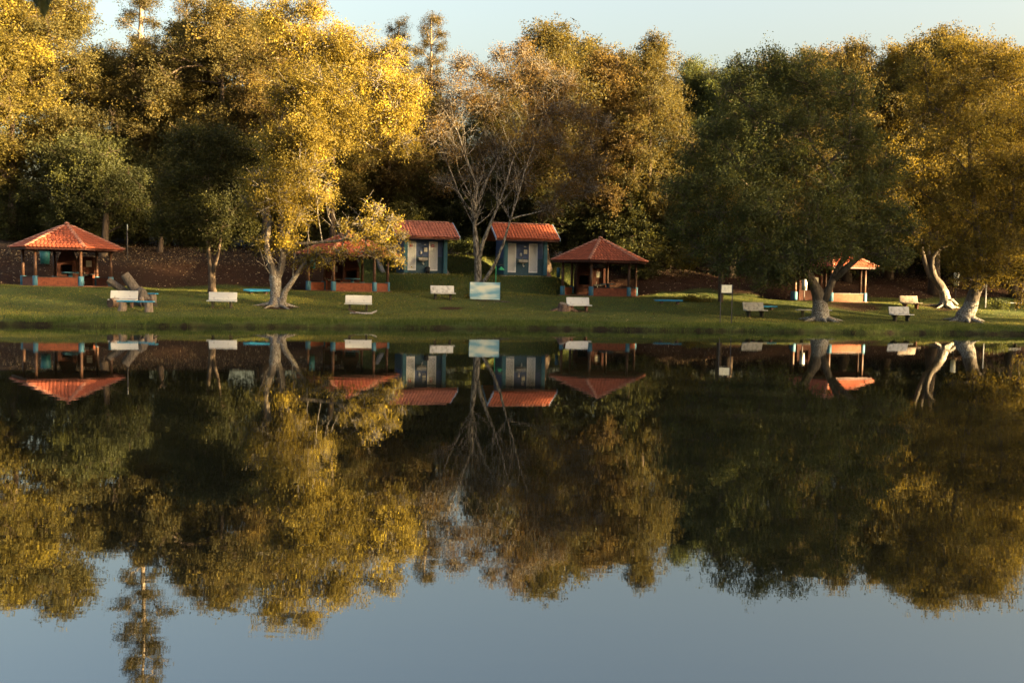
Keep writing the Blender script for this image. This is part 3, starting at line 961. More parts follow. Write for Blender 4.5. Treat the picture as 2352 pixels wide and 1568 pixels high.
def bin_box(px, d, w, h, mat, label, lift=0.0):
    x, y = at(px, d); z = gz(x, y)
    t = empty('litter_bin', (x, y, z))
    tag(t, label, 'bin')
    MB().tube([(0, 0, lift), (0, 0, lift + h * .9), (0, 0, lift + h * .9 + .01)], [w * .44, w * .5, w * .46], 16).build('body', mat, t, True)
    MB().tube([(0, 0, lift + h * .9), (0, 0, lift + h * .94), (0, 0, lift + h)], [w * .53, w * .53, w * .47], 16).build('lid', mat, t, True)
    if lift:
        MB().tube([(0, .05, -.1), (0, .05, lift + .1)], [.03, .03], 8).build('stand_post', M_dark, t)


bin_box(1281.5, 69.5, .27, .66, M_blue, 'blue bin on a post behind the left corner of the sunlit pavilion', .22)
bin_box(104, 64.0, .62, .85, M_binteal, 'dark teal bin seen through the far left pavilion', .15)
bin_box(716, 68.5, .5, .95, M_binteal, 'dark teal bin behind the left posts of the leaf-hidden pavilion')
bin_box(2195, 70.5, .36, .9, M_cream, 'small pale box on a post behind the curved sunlit trunk', 1.1)
bin_box(1847, 66.5, .34, .72, M_white, 'white bin beside the left post of the hidden pavilion', .75)


def sign_pole(px, d, h, label):
    x, y = at(px, d); z = gz(x, y)
    t = empty('sign_pole', (x, y, z), R(-62))
    tag(t, label, 'sign')
    MB().tube([(0, 0, -.2), (0, 0, h)], [.04, .035], 8).build('pole', M_dark, t, True)
    MB().tube([(0, -.015, h + .02), (0, .015, h + .02)], [.23, .23], 18).build('disc', M_paper, t)


sign_pole(293, 66.5, 2.15, 'thin pole with a small round sign turned edge-on, right of the left pavilion')
pxx = at(2264, 66.0)
o = MB().box((0, 0, .75), (.07, .07, 1.9)).build('white_post', M_white, None, bevel=.01, loc=(pxx[0], pxx[1], gz(*pxx)))
tag(o, 'slim white post just behind the leaning whitewashed tree at right', 'post')

# ------------------------------------------------------------------ trees
def unit(v): return v / np.maximum(np.linalg.norm(v, axis=-1, keepdims=True), 1e-6)


def leaf_cloud(clumps, n, L, wd, g, per_twig=13, spread=.26, shell=.45, droop=.25, sub=9):
    """clumps: (centre, radii) ; leaf-sized faces gathered on twig ends"""
    C = np.array([c[0] for c in clumps], float); Rr = np.array([c[1] for c in clumps], float)
    if sub:                                       # each bough carries several smaller sprays
        k = sub; C0_ = C
        dist = g.random((len(C) * k, 1)) ** .45 * 1.06
        off = unit(g.normal(size=(len(C) * k, 3))) * dist
        C = np.repeat(C, k, 0) + np.repeat(Rr, k, 0) * off
        C0, R0 = C0_, Rr
        Rr = np.repeat(Rr, k, 0) * (.10 + .5 * (1.12 - dist)) * g.uniform(.7, 1.25, (len(C), 1)) * np.array([1, 1, .85])
        C = np.concatenate([C, C0]); Rr = np.concatenate([Rr, R0 * 1.02])
    wgt = (Rr[:, 0] * Rr[:, 1] * Rr[:, 2]) ** .72
    if sub: wgt[-len(C0_):] *= .55
    nt_ = max(1, int(n / per_twig))
    which = g.choice(len(C), nt_, p=wgt / wgt.sum())
    u = unit(g.normal(size=(nt_, 3))) * (g.random((nt_, 1)) ** shell) * (1 + .2 * g.normal(size=(nt_, 1)))
    tp = C[which] + Rr[which] * u
    tdir = unit(u + .6 * g.normal(size=(nt_, 3)) + np.array([0, 0, -droop]))
    ttint = g.normal(.40, .24, len(C))[which] + g.normal(0, .13, nt_)
    idx_ = np.repeat(np.arange(nt_), per_twig)
    m = len(idx_)
    along = g.random((m, 1)) - .35
    p = tp[idx_] + tdir[idx_] * along * spread * 2.0 + g.normal(size=(m, 3)) * spread * .42
    d = unit(tdir[idx_] * .5 + g.normal(size=(m, 3)) + np.array([0, 0, -.15]))
    nn = unit(np.cross(d, g.normal(size=(m, 3))) + np.array([0, 0, .25]))
    s = unit(np.cross(d, nn))
    ll = L * g.uniform(.5, 1.45, (m, 1)); ww = wd * g.uniform(.6, 1.35, (m, 1))
    v = np.stack([p, p + d * ll * .45 + s * ww * .5, p + d * ll, p + d * ll * .45 - s * ww * .5], 1).reshape(-1, 3)
    f = np.arange(4 * m).reshape(m, 4)
    tint = np.clip(ttint[idx_] + g.normal(0, .14, m), 0, 1)
    return v, f, np.repeat(tint, 4)


def grow(trunks, clumps, rg, twigs=10, r_tip=.022, twig_r=.014, leafless=1.0, extra=0):
    """trunks: list of (points, radii, attach_from) -> trunk builder, branch builder"""
    tb, bb = MB(), MB()
    nodes = []                                    # pos, parent, weight
    for pts, rad, att in trunks:
        tb.tube(pts, rad, 12, jit=.05, rng=rg)
        for i, p in enumerate(pts):
            if i >= att: nodes.append([Vector(p), -1, 0, rad[i]])
    ntr = len(nodes)
    top_nodes = [n for n in nodes]
    for k in range(extra):                        # bare side limbs reaching up from the stems
        n = rg.choice(top_nodes); p = n[0]; r0 = min(n[3] * .5, .045)
        d = Vector((rg.uniform(-1, 1), rg.uniform(-.7, .5), rg.uniform(.5, 1.5))).normalized()
        ln = rg.uniform(1.4, 3.6); pts = [p]
        for q in range(4):
            d = (d + Vector((rg.uniform(-.3, .3), rg.uniform(-.3, .3), rg.uniform(-.1, .3)))).normalized()
            pts.append(pts[-1] + d * ln / 4)
        bb.tube(pts, [r0, r0 * .8, r0 * .6, r0 * .4, r0 * .18], 5, cap=False)
        for q in range(5):
            s_ = pts[rg.randint(1, 3)]
            e_ = s_ + Vector((rg.uniform(-1, 1), rg.uniform(-1, 1), rg.uniform(.1, 1.2))) * .75
            bb.tube([s_, s_.lerp(e_, .5) + Vector((rg.uniform(-.08, .08), 0, .05)), e_], [r0 * .4, r0 * .3, r0 * .12], 4, cap=False)
    todo = [(Vector(c), Vector(r)) for c, r in clumps]
    todo.sort(key=lambda c: min((c[0] - n[0]).length for n in nodes))
    edges = []
    for c, r in todo:
        best, bi = 1e9, 0
        for i, n in enumerate(nodes):
            dv = c - n[0]
            cost = dv.length + max(0, -dv.z) * .8 + (0 if i < ntr else .15)
            if cost < best: best, bi = cost, i
        a = nodes[bi][0]
        mid = a.lerp(c, .5) + Vector((rg.uniform(-1, 1), rg.uniform(-1, 1), rg.uniform(-.2, 1))) * (c - a).length * .12
        nodes.append([mid, bi, 0, 9]); mi = len(nodes) - 1
        nodes.append([c, mi, 0, 9]); ci = len(nodes) - 1
        edges += [(bi, mi), (mi, ci)]
        k = ci
        while k >= 0 and k >= ntr:
            nodes[k][2] += 1; k = nodes[k][1]
    for n in nodes[ntr:]:
        n[3] = min(r_tip + .026 * max(n[2], .3) ** .62, nodes[n[1]][3] * .85)
    rad = lambda i: nodes[i][3]
    for a, b in edges:
        pa, pb = nodes[a][0], nodes[b][0]
        rb = rad(b); ra = rb * 1.15 if a < ntr else min(rad(a), rb * 1.5)
        m1 = pa.lerp(pb, .5) + Vector((rg.uniform(-1, 1), rg.uniform(-1, 1), rg.uniform(-.6, 1))) * (pb - pa).length * .06
        bb.tube([pa, m1, pb], [ra, (ra + rb) / 2, rb * .9], 6, cap=False)
    for c, r in todo:
        for k in range(twigs):
            u = Vector((rg.gauss(0, 1), rg.gauss(0, 1), rg.gauss(.25, 1))).normalized()
            e = c + Vector((u.x * r.x, u.y * r.y, u.z * r.z)) * rg.uniform(.7, 1.08) * leafless
            s = c + Vector((rg.uniform(-.2, .2) * r.x, rg.uniform(-.2, .2) * r.y, rg.uniform(-.3, .1) * r.z))
            m = s.lerp(e, .5) + Vector((rg.uniform(-1, 1), rg.uniform(-1, 1), rg.uniform(-1, 1))) * (e - s).length * .12
            bb.tube([s, m, e], [twig_r * 1.9, twig_r * 1.3, twig_r * .5], 3, cap=False)
            for q in range(2):
                e2 = m + Vector((rg.gauss(0, 1), rg.gauss(0, 1), rg.gauss(.2, 1))).normalized() * (e - s).length * .5
                bb.tube([m, e2], [twig_r, twig_r * .4], 3, cap=False)
    return tb, bb


def tree(name, base, rz, trunks, clumps, n, L, wd, leaf, bark, seed, label=None, group=None, twigs=10, per_twig=13, spread=.26, shell=.45, twig_r=.014, branch_mat=None, leafless=1.0, r_tip=.022, extra=0, roots=0):
    rg = random.Random(seed); g = np.random.default_rng(seed)
    root = empty(name, base, rz)
    if label: tag(root, label, 'tree', group)
    tb, bb = grow(trunks, clumps, rg, twigs, r_tip, twig_r, leafless, extra)
    for k in range(roots):
        a = 6.283 * k / roots + rg.uniform(-.3, .3); c_, s_ = math.cos(a), math.sin(a); rr = trunks[0][1][1]
        ln = rg.uniform(.75, 1.25)
        g0 = lambda q: gz(base[0] + c_ * q, base[1] + s_ * q) - base[2]
        MB().tube([(c_ * rr * .45, s_ * rr * .45, .42), (c_ * rr * .95, s_ * rr * .95, g0(rr) + .12), (c_ * (rr + ln * .5), s_ * (rr + ln * .5), g0(rr + ln * .5) + .03), (c_ * (rr + ln), s_ * (rr + ln), g0(rr + ln) - .06)],
                  [rr * .42, rr * .3, rr * .18, .03], 8, jit=.1, rng=rg).build('root', bark, root, True)
    tb.build('trunk', bark, root, True)
    bb.build('branches', branch_mat or bark, root, True)
    v, f, t = leaf_cloud(clumps, n, L, wd, g, per_twig, spread, shell)
    link('crown', fast_mesh('crown', v, f, leaf, False, {'tint': t}), root)
    return root


def copy_tree(src, loc, rz, sc, label, group, leaf=None):
    r = bpy.data.objects.new(src.name.split('.')[0], None); col.objects.link(r)
    r.location = loc; r.rotation_euler = (0, 0, rz); r.scale = sc; r.empty_display_size = .3
    tag(r, label, 'tree', group)
    for ch in src.children:
        c = ch.copy(); col.objects.link(c); c.parent = r
        if leaf and ch.name.startswith('crown'):
            c.material_slots[0].link = 'OBJECT'; c.material_slots[0].material = leaf
    return r


def front_tree(name, px, py, d, trunk_px, clump_px, **kw):
    """trunk_px: list of polylines [(px,py,dy,r)...]; clump_px: (px,py,dy,r_px[,ry_px])"""
    b = W(px, py, d); base = Vector((b.x, d, gz(b.x, d)))
    tr = []
    for pl in trunk_px:
        pts, rad = [], []
        for (ux, uy, dy, r) in pl:
            q = W(ux, uy, d + dy) - base; pts.append(q); rad.append(r)
        tr.append((pts, rad, max(1, len(pts) // 2)))
    tr[0][0][0].z = -.35
    cl = []
    for c in clump_px:
        s = (d + c[2]) / F_PX
        q = W(c[0], c[1], d + c[2]) - base
        ry = c[4] if len(c) > 4 else c[3] * .82
        cl.append((tuple(q), (c[3] * s, c[3] * s * .95, ry * s)))
    return tree(name, base, 0, tr, cl, **kw)


G_FRONT = 'big trees on the lawn'
front_tree('lakeside_tree', 636, 705, 53.6,
           [[(634, 712, 0, 0.533), (634, 702, 0, 0.404), (633, 688, 0, 0.318), (634, 660, 0, 0.292), (632, 640, 0, 0.310), (628, 622, 0, 0.215), (616, 590, 0, 0.172), (612, 555, .1, 0.146), (622, 500, .2, 0.112)],
            [(634, 640, 0, 0.258), (646, 618, .05, 0.189), (652, 580, .1, 0.163), (658, 540, .2, 0.138), (676, 480, .4, 0.112), (690, 400, .4, 0.086)],
            [(652, 706, -.15, 0.258), (648, 692, -.1, 0.206), (655, 668, -.05, 0.163), (672, 645, -.1, 0.138), (690, 618, -.2, 0.112), (706, 590, -.2, 0.086)],
            [(652, 580, .1, 0.146), (690, 560, -.3, 0.086), (740, 556, -.7, 0.077), (790, 552, -.9, 0.060), (840, 545, -1, 0.047)]],
           [(640, 450, -1, 66), (700, 390, -1, 74), (600, 425, 0, 52), (680, 500, -.5, 46), (735, 445, -.3, 46), (720, 310, -.5, 84), (640, 330, .6, 72),
            (820, 300, 0, 76), (905, 265, 0, 66), (765, 215, 0, 90), (868, 190, .6, 84), (665, 210, .8, 78), (700, 115, 1, 88), 
            (800, 110, 1, 70), (640, 45, 1.6, 66), (715, 25, 1.4, 46), (925, 330, 0, 40), (850, 515, -1, 36, 22), (880, 545, -1, 32, 18), (815, 548, -1, 32, 18),
            (845, 580, -1, 44, 18), (896, 575, -1, 24, 18), (902, 505, -1, 22, 14), (912, 598, -1.1, 20, 10), (782, 578, -1, 26, 14), (862, 482, -.8, 26, 16), (790, 520, -.8, 22, 16), (750, 600, -.9, 20, 14), (925, 540, -.9, 18, 12), (700, 600, -.2, 26), (728, 585, -.5, 26), (660, 560, 0, 38), (580, 470, .3, 34), (940, 210, .5, 50), (900, 120, 1, 42), (610, 560, .5, 34)],
           n=128000, L=.105, wd=.06, leaf=L_sunlit, bark=M_bark_wash, branch_mat=M_bark_pale, seed=11, twigs=30, twig_r=.016, leafless=1.08, extra=16, roots=6,
           label='large golden-leaved tree with forked whitewashed trunk, left of centre', group=G_FRONT)

front_tree('sparse_tree', 1100, 652, 61.4,
           [[(1099, 668, 0, 0.287), (1098, 640, 0, 0.233), (1098, 600, 0, 0.212), (1094, 560, 0, 0.192), (1090, 520, 0, 0.113), (1089, 480, 0, 0.091), (1096, 430, 0, 0.071), (1070, 360, 0, 0.054), (1050, 300, 0, 0.044)],
            [(1100, 600, 0, 0.137), (1108, 560, -.1, 0.123), (1122, 525, -.1, 0.103), (1142, 478, -.2, 0.065), (1160, 430, -.3, 0.054), (1180, 360, -.2, 0.044)],
            [(1106, 655, -.2, 0.137), (1116, 640, -.3, 0.116), (1138, 604, -.5, 0.096), (1156, 560, -.6, 0.082), (1172, 505, -.7, 0.054), (1190, 450, -.8, 0.045), (1206, 390, -.7, 0.034), (1228, 330, -.6, 0.022)],
            [(1089, 490, 0, 0.081), (1070, 470, .1, 0.054), (1052, 440, .1, 0.049), (1030, 380, .2, 0.038), (1005, 320, .3, 0.027)],
            [(1089, 480, 0, 0.081), (1110, 430, .2, 0.065), (1140, 370, .4, 0.054), (1190, 310, .5, 0.044), (1240, 240, .6, 0.032)]],
           [(1010, 300, 0, 52), (1060, 215, 0, 62), (1028, 250, .4, 46), (1120, 235, .2, 54), (1180, 185, .4, 62), (1232, 160, .4, 54), (1262, 250, 0, 72), (1330, 265, 0, 54), (1222, 330, 0, 62),
            (1320, 380, .6, 62), (1290, 440, 0, 52), (1200, 415, .6, 50), (1130, 340, 1, 50), (1040, 350, 0, 36), (1352, 320, 0, 40), (1060, 150, 0, 40), (1150, 128, 0, 36), (1000, 195, .5, 44), (1200, 120, .3, 36), (1090, 400, 1, 44), (1350, 430, .2, 40), (1020, 420, .5, 34), (1380, 280, .2, 36), (1300, 190, .3, 46), (1370, 380, .3, 36), (1260, 480, -.2, 36), (1110, 170, .2, 40), (1280, 320, -.2, 50)],
           n=46000, L=.105, wd=.052, leaf=L_tan, bark=M_bark_pale, seed=23, extra=90, roots=4, twigs=42, per_twig=9, spread=.3, shell=.5, twig_r=.013, leafless=1.15, r_tip=.014,
           label='sparse tree with pale mottled many-stemmed trunk behind the blue board', group=G_FRONT)

front_tree('lakeside_tree', 1885, 730, 56.0,
           [[(1885, 736, 0, .66), (1884, 724, 0, .5), (1884, 700, 0, .41), (1880, 676, 0, .37), (1868, 650, 0, .25), (1852, 615, .1, .2), (1838, 580, .2, .2), (1800, 520, .3, .15), (1760, 440, .4, .12)],
            [(1890, 690, -.1, .3), (1906, 660, -.15, .21), (1922, 622, -.2, .18), (1946, 580, -.2, .15), (1956, 540, -.2, .16), (1950, 460, 0, .12), (1900, 380, .2, .1)],
            [(1916, 640, -.2, .22), (1950, 610, -.4, .17), (1984, 580, -.6, .15), (2010, 560, -.7, .12), (2040, 520, -.6, .09)],
            [(1866, 650, 0, .24), (1850, 620, -.3, .16), (1826, 600, -.5, .12)]],
           [(1700, 545, -1, 66), (1640, 490, 0, 62), (1765, 570, -1.6, 56), (1830, 590, -2, 44), (1750, 480, -1, 84), (1850, 520, -1.5, 74), (1950, 510, -1, 66), (2020, 530, -1, 60), (2065, 585, -1.2, 38),
            (1620, 420, .8, 70), (1700, 385, 0, 84), (1800, 390, 0, 92), (1900, 440, -1, 84), (2000, 440, 0, 80), (1645, 310, 1, 70), (1745, 275, .8, 90), (1850, 300, 0, 92), (1950, 330, 0, 84), (1680, 210, 1.4, 68),
            (1780, 175, 1.4, 72), (1870, 205, 1, 80), (1960, 220, 1, 70), (1590, 540, .6, 36), (1780, 128, 1.4, 38), (1705, 148, 1.4, 42), (1800, 640, -2, 24, 22), (1775, 625, -1.8, 26), (2050, 480, -.6, 46), (1580, 470, .8, 42), (1860, 140, 1.2, 40), (1725, 610, -1.4, 34), (2040, 380, .4, 50), (1800, 585, -2, 58, 44), (1860, 575, -2, 50, 40), (1905, 555, -2, 48, 40), (1755, 622, -1.8, 42, 34), (1815, 635, -2.2, 34, 28), (1700, 600, -1.4, 46, 40), (1955, 560, -1.4, 50, 36), (2030, 590, -1.4, 42, 34), (1660, 560, -.6, 50), (1745, 655, -2, 20, 22), (1880, 500, -1.6, 70), (1850, 600, -2.3, 52, 38), (1900, 588, -2.3, 44, 34), (1800, 622, -2.3, 48, 34), (1945, 575, -2, 42, 28), (1760, 640, -2.3, 34, 26), (1568, 520, .4, 46), (1612, 575, -.2, 42), (1556, 430, .8, 44), (1650, 605, -1, 36, 30), (2085, 530, -.8, 40), (1590, 350, 1.2, 50)],
           n=125000, L=.125, wd=.072, leaf=L_green, bark=M_bark_wash2, branch_mat=M_bark, seed=37, roots=7, twigs=13,
           label='broad green tree with forked whitewashed trunk in front of the hidden pavilion', group=G_FRONT)

front_tree('lakeside_tree', 2222, 727, 58.0,
           [[(2214, 734, 0, .66), (2218, 722, 0, .5), (2228, 706, 0, .41), (2236, 680, 0, .36), (2244, 655, 0, .36), (2252, 620, 0, .28), (2250, 570, .1, .22), (2240, 500, .2, .17), (2230, 400, .4, .12), (2225, 300, .5, .1)],
            [(2240, 672, -.1, .25), (2262, 645, -.2, .22), (2284, 610, -.2, .19), (2310, 550, -.2, .15), (2330, 460, 0, .12)]],
           [(2250, 600, -1, 60), (2310, 560, -1, 70), (2205, 550, 0, 52), (2180, 480, 0, 72), (2280, 480, 0, 82), (2356, 480, 0, 72), (2220, 395, 0, 82), (2320, 385, 0, 82), (2410, 400, 0, 84), (2250, 290, 0, 82), (2340, 280, 0, 82),
            (2160, 335, 0, 70), (2140, 245, .8, 70), (2220, 195, .8, 80), (2320, 180, .8, 82), (2410, 260, .8, 82), (2125, 175, 1.4, 60), (2190, 120, 1.4, 60), (2280, 125, 1.4, 52), (2350, 140, 1.2, 52), (2290, 635, -1.3, 30), (2340, 615, -1, 42), (2345, 685, -1.6, 16, 22), (2200, 640, -1.2, 20), (2100, 420, .4, 40), (2300, 610, -1.2, 52, 40), (2195, 595, -.8, 44, 36), (2140, 555, -.4, 42), (2350, 640, -1.2, 34, 30), (2240, 645, -1.4, 26, 22), (2390, 560, -.6, 60)],
           n=125000, L=.115, wd=.066, leaf=L_gold, bark=M_bark_wash2, branch_mat=M_bark, seed=41, roots=6, twigs=13,
           label='leaning whitewashed tree with sunlit upper crown at the right edge', group=G_FRONT)

front_tree('curved_tree', 2170, 693, 65.0,
           [[(2180, 700, 0, .5), (2172, 690, 0, .34), (2168, 672, 0, .30), (2158, 652, 0, .27), (2146, 636, 0, .2), (2140, 610, 0, .17), (2142, 590, 0, .14), (2158, 572, 0, .11), (2180, 562, .1, .08), (2215, 540, .2, .06)],
            [(2158, 655, 0, .2), (2134, 630, .1, .17), (2124, 600, .1, .15), (2116, 570, .2, .13), (2110, 520, .3, .1)],
            [(2150, 640, .1, .16), (2136, 600, .2, .13), (2130, 560, .3, .11), (2140, 500, .4, .09)],
            [(2176, 690, -.2, .14), (2188, 690, -.2, .12), (2200, 700, -.3, .06)]],
           [(2100, 520, 0, 44), (2180, 500, 0, 50), (2055, 440, .6, 56), (2120, 390, .6, 62), (2260, 430, .6, 60), (2190, 420, .4, 56), (2080, 360, .8, 56), (2220, 530, .2, 34), (2160, 340, .8, 50)],
           n=32000, L=.13, wd=.075, leaf=L_gold, bark=M_bark_wash2, branch_mat=M_bark, seed=43, roots=5, twigs=14,
           label='tree with sunlit curved twin trunk behind the pale bench at right', group=G_FRONT)

front_tree('small_tree', 1655, 692, 63.5,
           [[(1655, 700, 0, .24), (1655, 690, 0, .17), (1656, 650, 0, .16), (1655, 600, 0, .15), (1652, 540, 0, .13), (1655, 460, .2, .1)],
            [(1655, 610, 0, .1), (1640, 560, 0, .08), (1615, 520, .1, .05)]],
           [(1600, 560, .4, 40, 44), (1640, 520, 0, 44), (1690, 560, 0, 36), (1720, 590, .3, 36), (1580, 600, .8, 26), (1660, 460, .4, 50), (1600, 480, .6, 44)],
           n=16000, L=.13, wd=.08, leaf=L_gold, bark=M_bark_forest, seed=47, twigs=14, per_twig=9,
           label='slim dark-trunked tree behind the notice sign with low yellow leaves', group=G_FRONT)

front_tree('dark_tree', 487, 662, 57.5,
           [[(488, 672, 0, .34), (487, 660, 0, .23), (487, 635, 0, .19), (484, 610, 0, .16), (480, 580, 0, .14), (476, 530, 0, .12), (470, 460, .2, .1)],
            [(487, 640, 0, .14), (494, 610, -.1, .1), (502, 580, -.2, .08), (510, 520, -.2, .06)]],
           [(470, 480, 0, 66), (420, 500, .4, 56), (520, 500, .2, 56), (480, 400, .6, 76), (400, 420, .8, 66), (550, 430, .6, 60), (520, 340, 1, 66), (440, 330, 1, 66), (380, 510, .8, 40), (560, 520, .6, 40), (490, 545, 0, 40), (600, 350, 1.4, 50)],
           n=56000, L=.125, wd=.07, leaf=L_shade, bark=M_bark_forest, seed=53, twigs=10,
           label='small shaded tree with thin dark trunk behind the second white bench', group=G_FRONT)

# forest kinds, each built once and then repeated
def kind(name, seed, H, rad, low, nclump, n, L, wd, leaf, bark, r0, cr=(1.3, 2.1), top_taper=.55, twigs=7):
    rg = random.Random(seed)
    pts, rads = [], []
    bx = by = 0
    K = 7
    for i in range(K):
        t = i / (K - 1)
        pts.append((bx, by, -.4 + t * H * .82)); rads.append(r0 * (1.35 if i == 0 else 1) * (1 - .8 * t))
        bx += rg.uniform(-.25, .25); by += rg.uniform(-.25, .25)
    cl = []
    for k in range(nclump):
        t = (k + .5) / nclump
        z = low + (H - low) * t ** .9
        env = rad * (math.sin(math.pi * min(.98, .12 + .86 * t)) ** .6) * (1 - (1 - top_taper) * t)
        a = k * 2.4 + rg.uniform(-.5, .5)
        rr = env * rg.uniform(.25, .95)
        s = rg.uniform(*cr)
        cl.append(((rr * math.cos(a), rr * math.sin(a), z - s * .4), (s, s, s * .78)))
    cl.append(((rg.uniform(-.4, .4), rg.uniform(-.4, .4), H - .9), (1.1, 1.1, 1.1)))
    return tree(name, (0, 0, 0), 0, [(pts, rads, 2)], cl, n, L, wd, leaf, bark, seed, twigs=twigs)


def euc_kind(name, seed, H, leaf):
    rg = random.Random(seed)
    pts = [(math.sin(i * .7) * .15, math.cos(i * .9) * .12, -.4 + i * H / 9) for i in range(10)]
    rads = [.34 * (1 - .085 * i) for i in range(10)]
    cl = []
    for k in range(24):
        z = H * (.50 + .50 * (k + .5) / 24)
        e = 2.4 * (1 - .55 * (z / H - .5) / .5)
        a = k * 2.4
        s = rg.uniform(.65, 1.15)
        rr = e * rg.uniform(.2, 1)
        cl.append(((rr * math.cos(a), rr * math.sin(a), z), (s, s, s * .8)))
    return tree(name, (0, 0, 0), 0, [(pts, rads, 4)], cl, 30000, .16, .06, leaf, M_bark_euc, seed, twigs=5, spread=.3)


KIND = {
    'a': kind('forest_tree', 101, 18, 4.6, 6.0, 24, 74000, .14, .08, L_forest, M_bark_forest, .32),
    'b': kind('forest_tree', 102, 19, 3.8, 5.0, 24, 70000, .14, .075, L_gold, M_bark_forest, .3),
    'c': kind('forest_tree', 103, 17, 5.2, 6.5, 26, 78000, .14, .08, L_forest, M_bark_forest, .34),
    'd': kind('understory_tree', 104, 9.5, 3.8, 1.8, 20, 42000, .16, .09, L_deep, M_bark_forest, .2),
    'e': euc_kind('eucalyptus_tree', 105, 30, L_euc),
    'f': kind('understory_tree', 106, 8, 3.4, 1.2, 18, 36000, .15, .085, L_deep, M_bark_forest, .18),
}
NOM = {'a': 18.6, 'b': 19.5, 'c': 17.5, 'd': 9.8, 'e': 30.5, 'f': 8.2}
fr = random.Random(77)


def place(kd, px, d, topV, width, label, group, leaf=None, first={}):
    x = W(px, 200, d).x
    z = gz(x, d)
    h = W(px, topV, d).z - z
    sz = h / NOM[kd]
    sxy = width * (sz ** .5)
    src = KIND[kd]
    if kd not in first:
        first[kd] = src
        src.location = (x, d, z - .1); src.scale = (sxy, sxy, sz); src.rotation_euler = (0, 0, fr.uniform(0, 6.28))
        tag(src, label, 'tree', group)
        return src
    return copy_tree(src, (x, d, z - .1), fr.uniform(0, 6.28), (sxy, sxy, sz), label, group, leaf)


GF = 'forest trees behind the lawn'
FOREST = [
    ('b', 20, 71.5, -40, 1.15, 'tall sunlit forest tree at the far left edge'),
    ('a', 128, 73.5, -70, 1.1, 'tall golden-topped forest tree above the far left pavilion'),
    ('c', 225, 76.0, 95, 1.0, 'forest tree at left between the golden-topped tree and the tall bare-stemmed eucalyptus'),
    ('b', 330, 74.0, 70, 1.05, 'forest tree below the tallest eucalyptus at left'),
    ('a', 420, 78.0, 30, 1.1, 'forest tree behind the small shaded tree at left'),
    ('c', 515, 74.0, -25, 1.15, 'tall forest tree left of the large golden-leaved tree'),
    ('b', 640, 71.0, 60, 1.0, 'forest tree directly behind the large golden-leaved tree'),
    ('a', 770, 72.0, 130, 1.05, 'forest tree behind the leaf-hidden pavilion'),
    ('c', 885, 75.0, 130, 1.0, 'forest tree behind the left bathhouse, left side'),
    ('b', 1010, 80.0, 215, 1.0, 'lower forest tree behind the left bathhouse roof ridge'),
    ('c', 1264, 73.5, 38, 1.15, 'tallest dark-topped forest tree above the right bathhouse'),
    ('a', 1395, 73.5, 98, 1.0, 'forest tree above the left side of the sunlit-post pavilion'),
    ('b', 1505, 72.5, 62, .9, 'narrow dark-topped forest tree above the pavilion with sunlit posts'),
    ('a', 1590, 77.0, 118, .85, 'forest tree beside the dip in the skyline right of centre'),
    ('c', 1690, 74.0, 140, 1.0, 'forest tree behind the left part of the broad green tree'),
    ('b', 1860, 74.0, 95, .95, 'dark forest treetop above the broad green tree'),
    ('a', 1962, 75.0, 72, 1.0, 'rounded dark forest treetop between the two big whitewashed trees'),
    ('b', 2060, 76.0, 88, 1.0, 'forest tree behind the curved twin trunk'),
    ('c', 2165, 73.0, 48, 1.05, 'tall forest tree above the curved twin trunk at right'),
    ('a', 2262, 75.0, 76, 1.0, 'forest tree behind the leaning tree at right'),
    ('b', 2352, 74.0, 108, 1.05, 'forest tree at the right edge of the view'),
]
FOREST += [
    ('a', -20, 80, 20, 1.2, 'forest tree half outside the left edge'),
    ('c', 280, 81, 120, 1.25, 'forest tree filling the gap below the tall bare-stemmed eucalyptus'),
    ('b', 470, 80, 60, 1.2, 'forest tree between the two tall crowns left of the golden-leaved tree'),
    ('c', 600, 79, 15, 1.2, 'tall forest crown just above the golden-leaved tree'),
    ('a', 700, 80, 40, 1.2, 'forest crown right above the golden-leaved tree top'),
    ('c', 830, 82, 95, 1.2, 'forest crown above the leaf-hidden pavilion, right of the golden-leaved tree'),
    ('a', 945, 84, 150, 1.15, 'forest crown below the paired eucalyptus tops'),
    ('b', 1105, 87, 205, 1.1, 'low forest crown filling the skyline dip behind the sparse tree'),
    ('b', 1230, 82, 130, 1.15, 'forest crown behind the sparse tree, right of the skyline dip'),
    ('a', 1345, 80, 75, 1.2, 'forest crown between the tallest dark-topped tree and its right neighbour'),
    ('c', 1450, 81, 110, 1.2, 'forest crown left of the narrow dark-topped tree'),
    ('b', 1640, 83, 150, 1.2, 'forest crown at the low point of the right skyline'),
    ('c', 1775, 81, 118, 1.25, 'forest crown above the middle of the broad green tree'),
    ('a', 1910, 82, 95, 1.2, 'forest crown left of the rounded dark treetop'),
    ('c', 2110, 82, 80, 1.25, 'forest crown right of the rounded dark treetop'),
    ('a', 2310, 82, 95, 1.25, 'forest crown near the right edge above the leaning tree'),
]
SPECIES = {21: L_forest, 22: L_dark, 23: L_dark, 24: L_dark, 25: L_brown, 26: L_brown, 27: L_forest, 28: L_forest, 36: L_dark, 29: L_brown, 30: L_forest, 31: L_dark, 32: L_brown, 33: L_dark, 34: L_brown, 35: L_forest, 3: L_dark, 4: L_dark, 5: L_dark, 6: L_brown, 8: L_brown, 9: L_gold, 10: L_dark, 11: L_brown, 12: L_dark, 13: L_green, 14: L_green, 15: L_dark, 16: L_dark, 17: L_gold, 18: L_dark, 19: L_brown, 20: L_dark}
for k, f in enumerate(FOREST): place(*f, GF, SPECIES.get(k))
GE = 'eucalyptus trees above the canopy'
place('e', 988, 104, 24, 1.0, 'dark eucalyptus crown standing out against the sky left of the skyline dip', GE)
place('e', 915, 106, 42, .9, 'smaller eucalyptus top beside the tallest crown in the gap', GE)
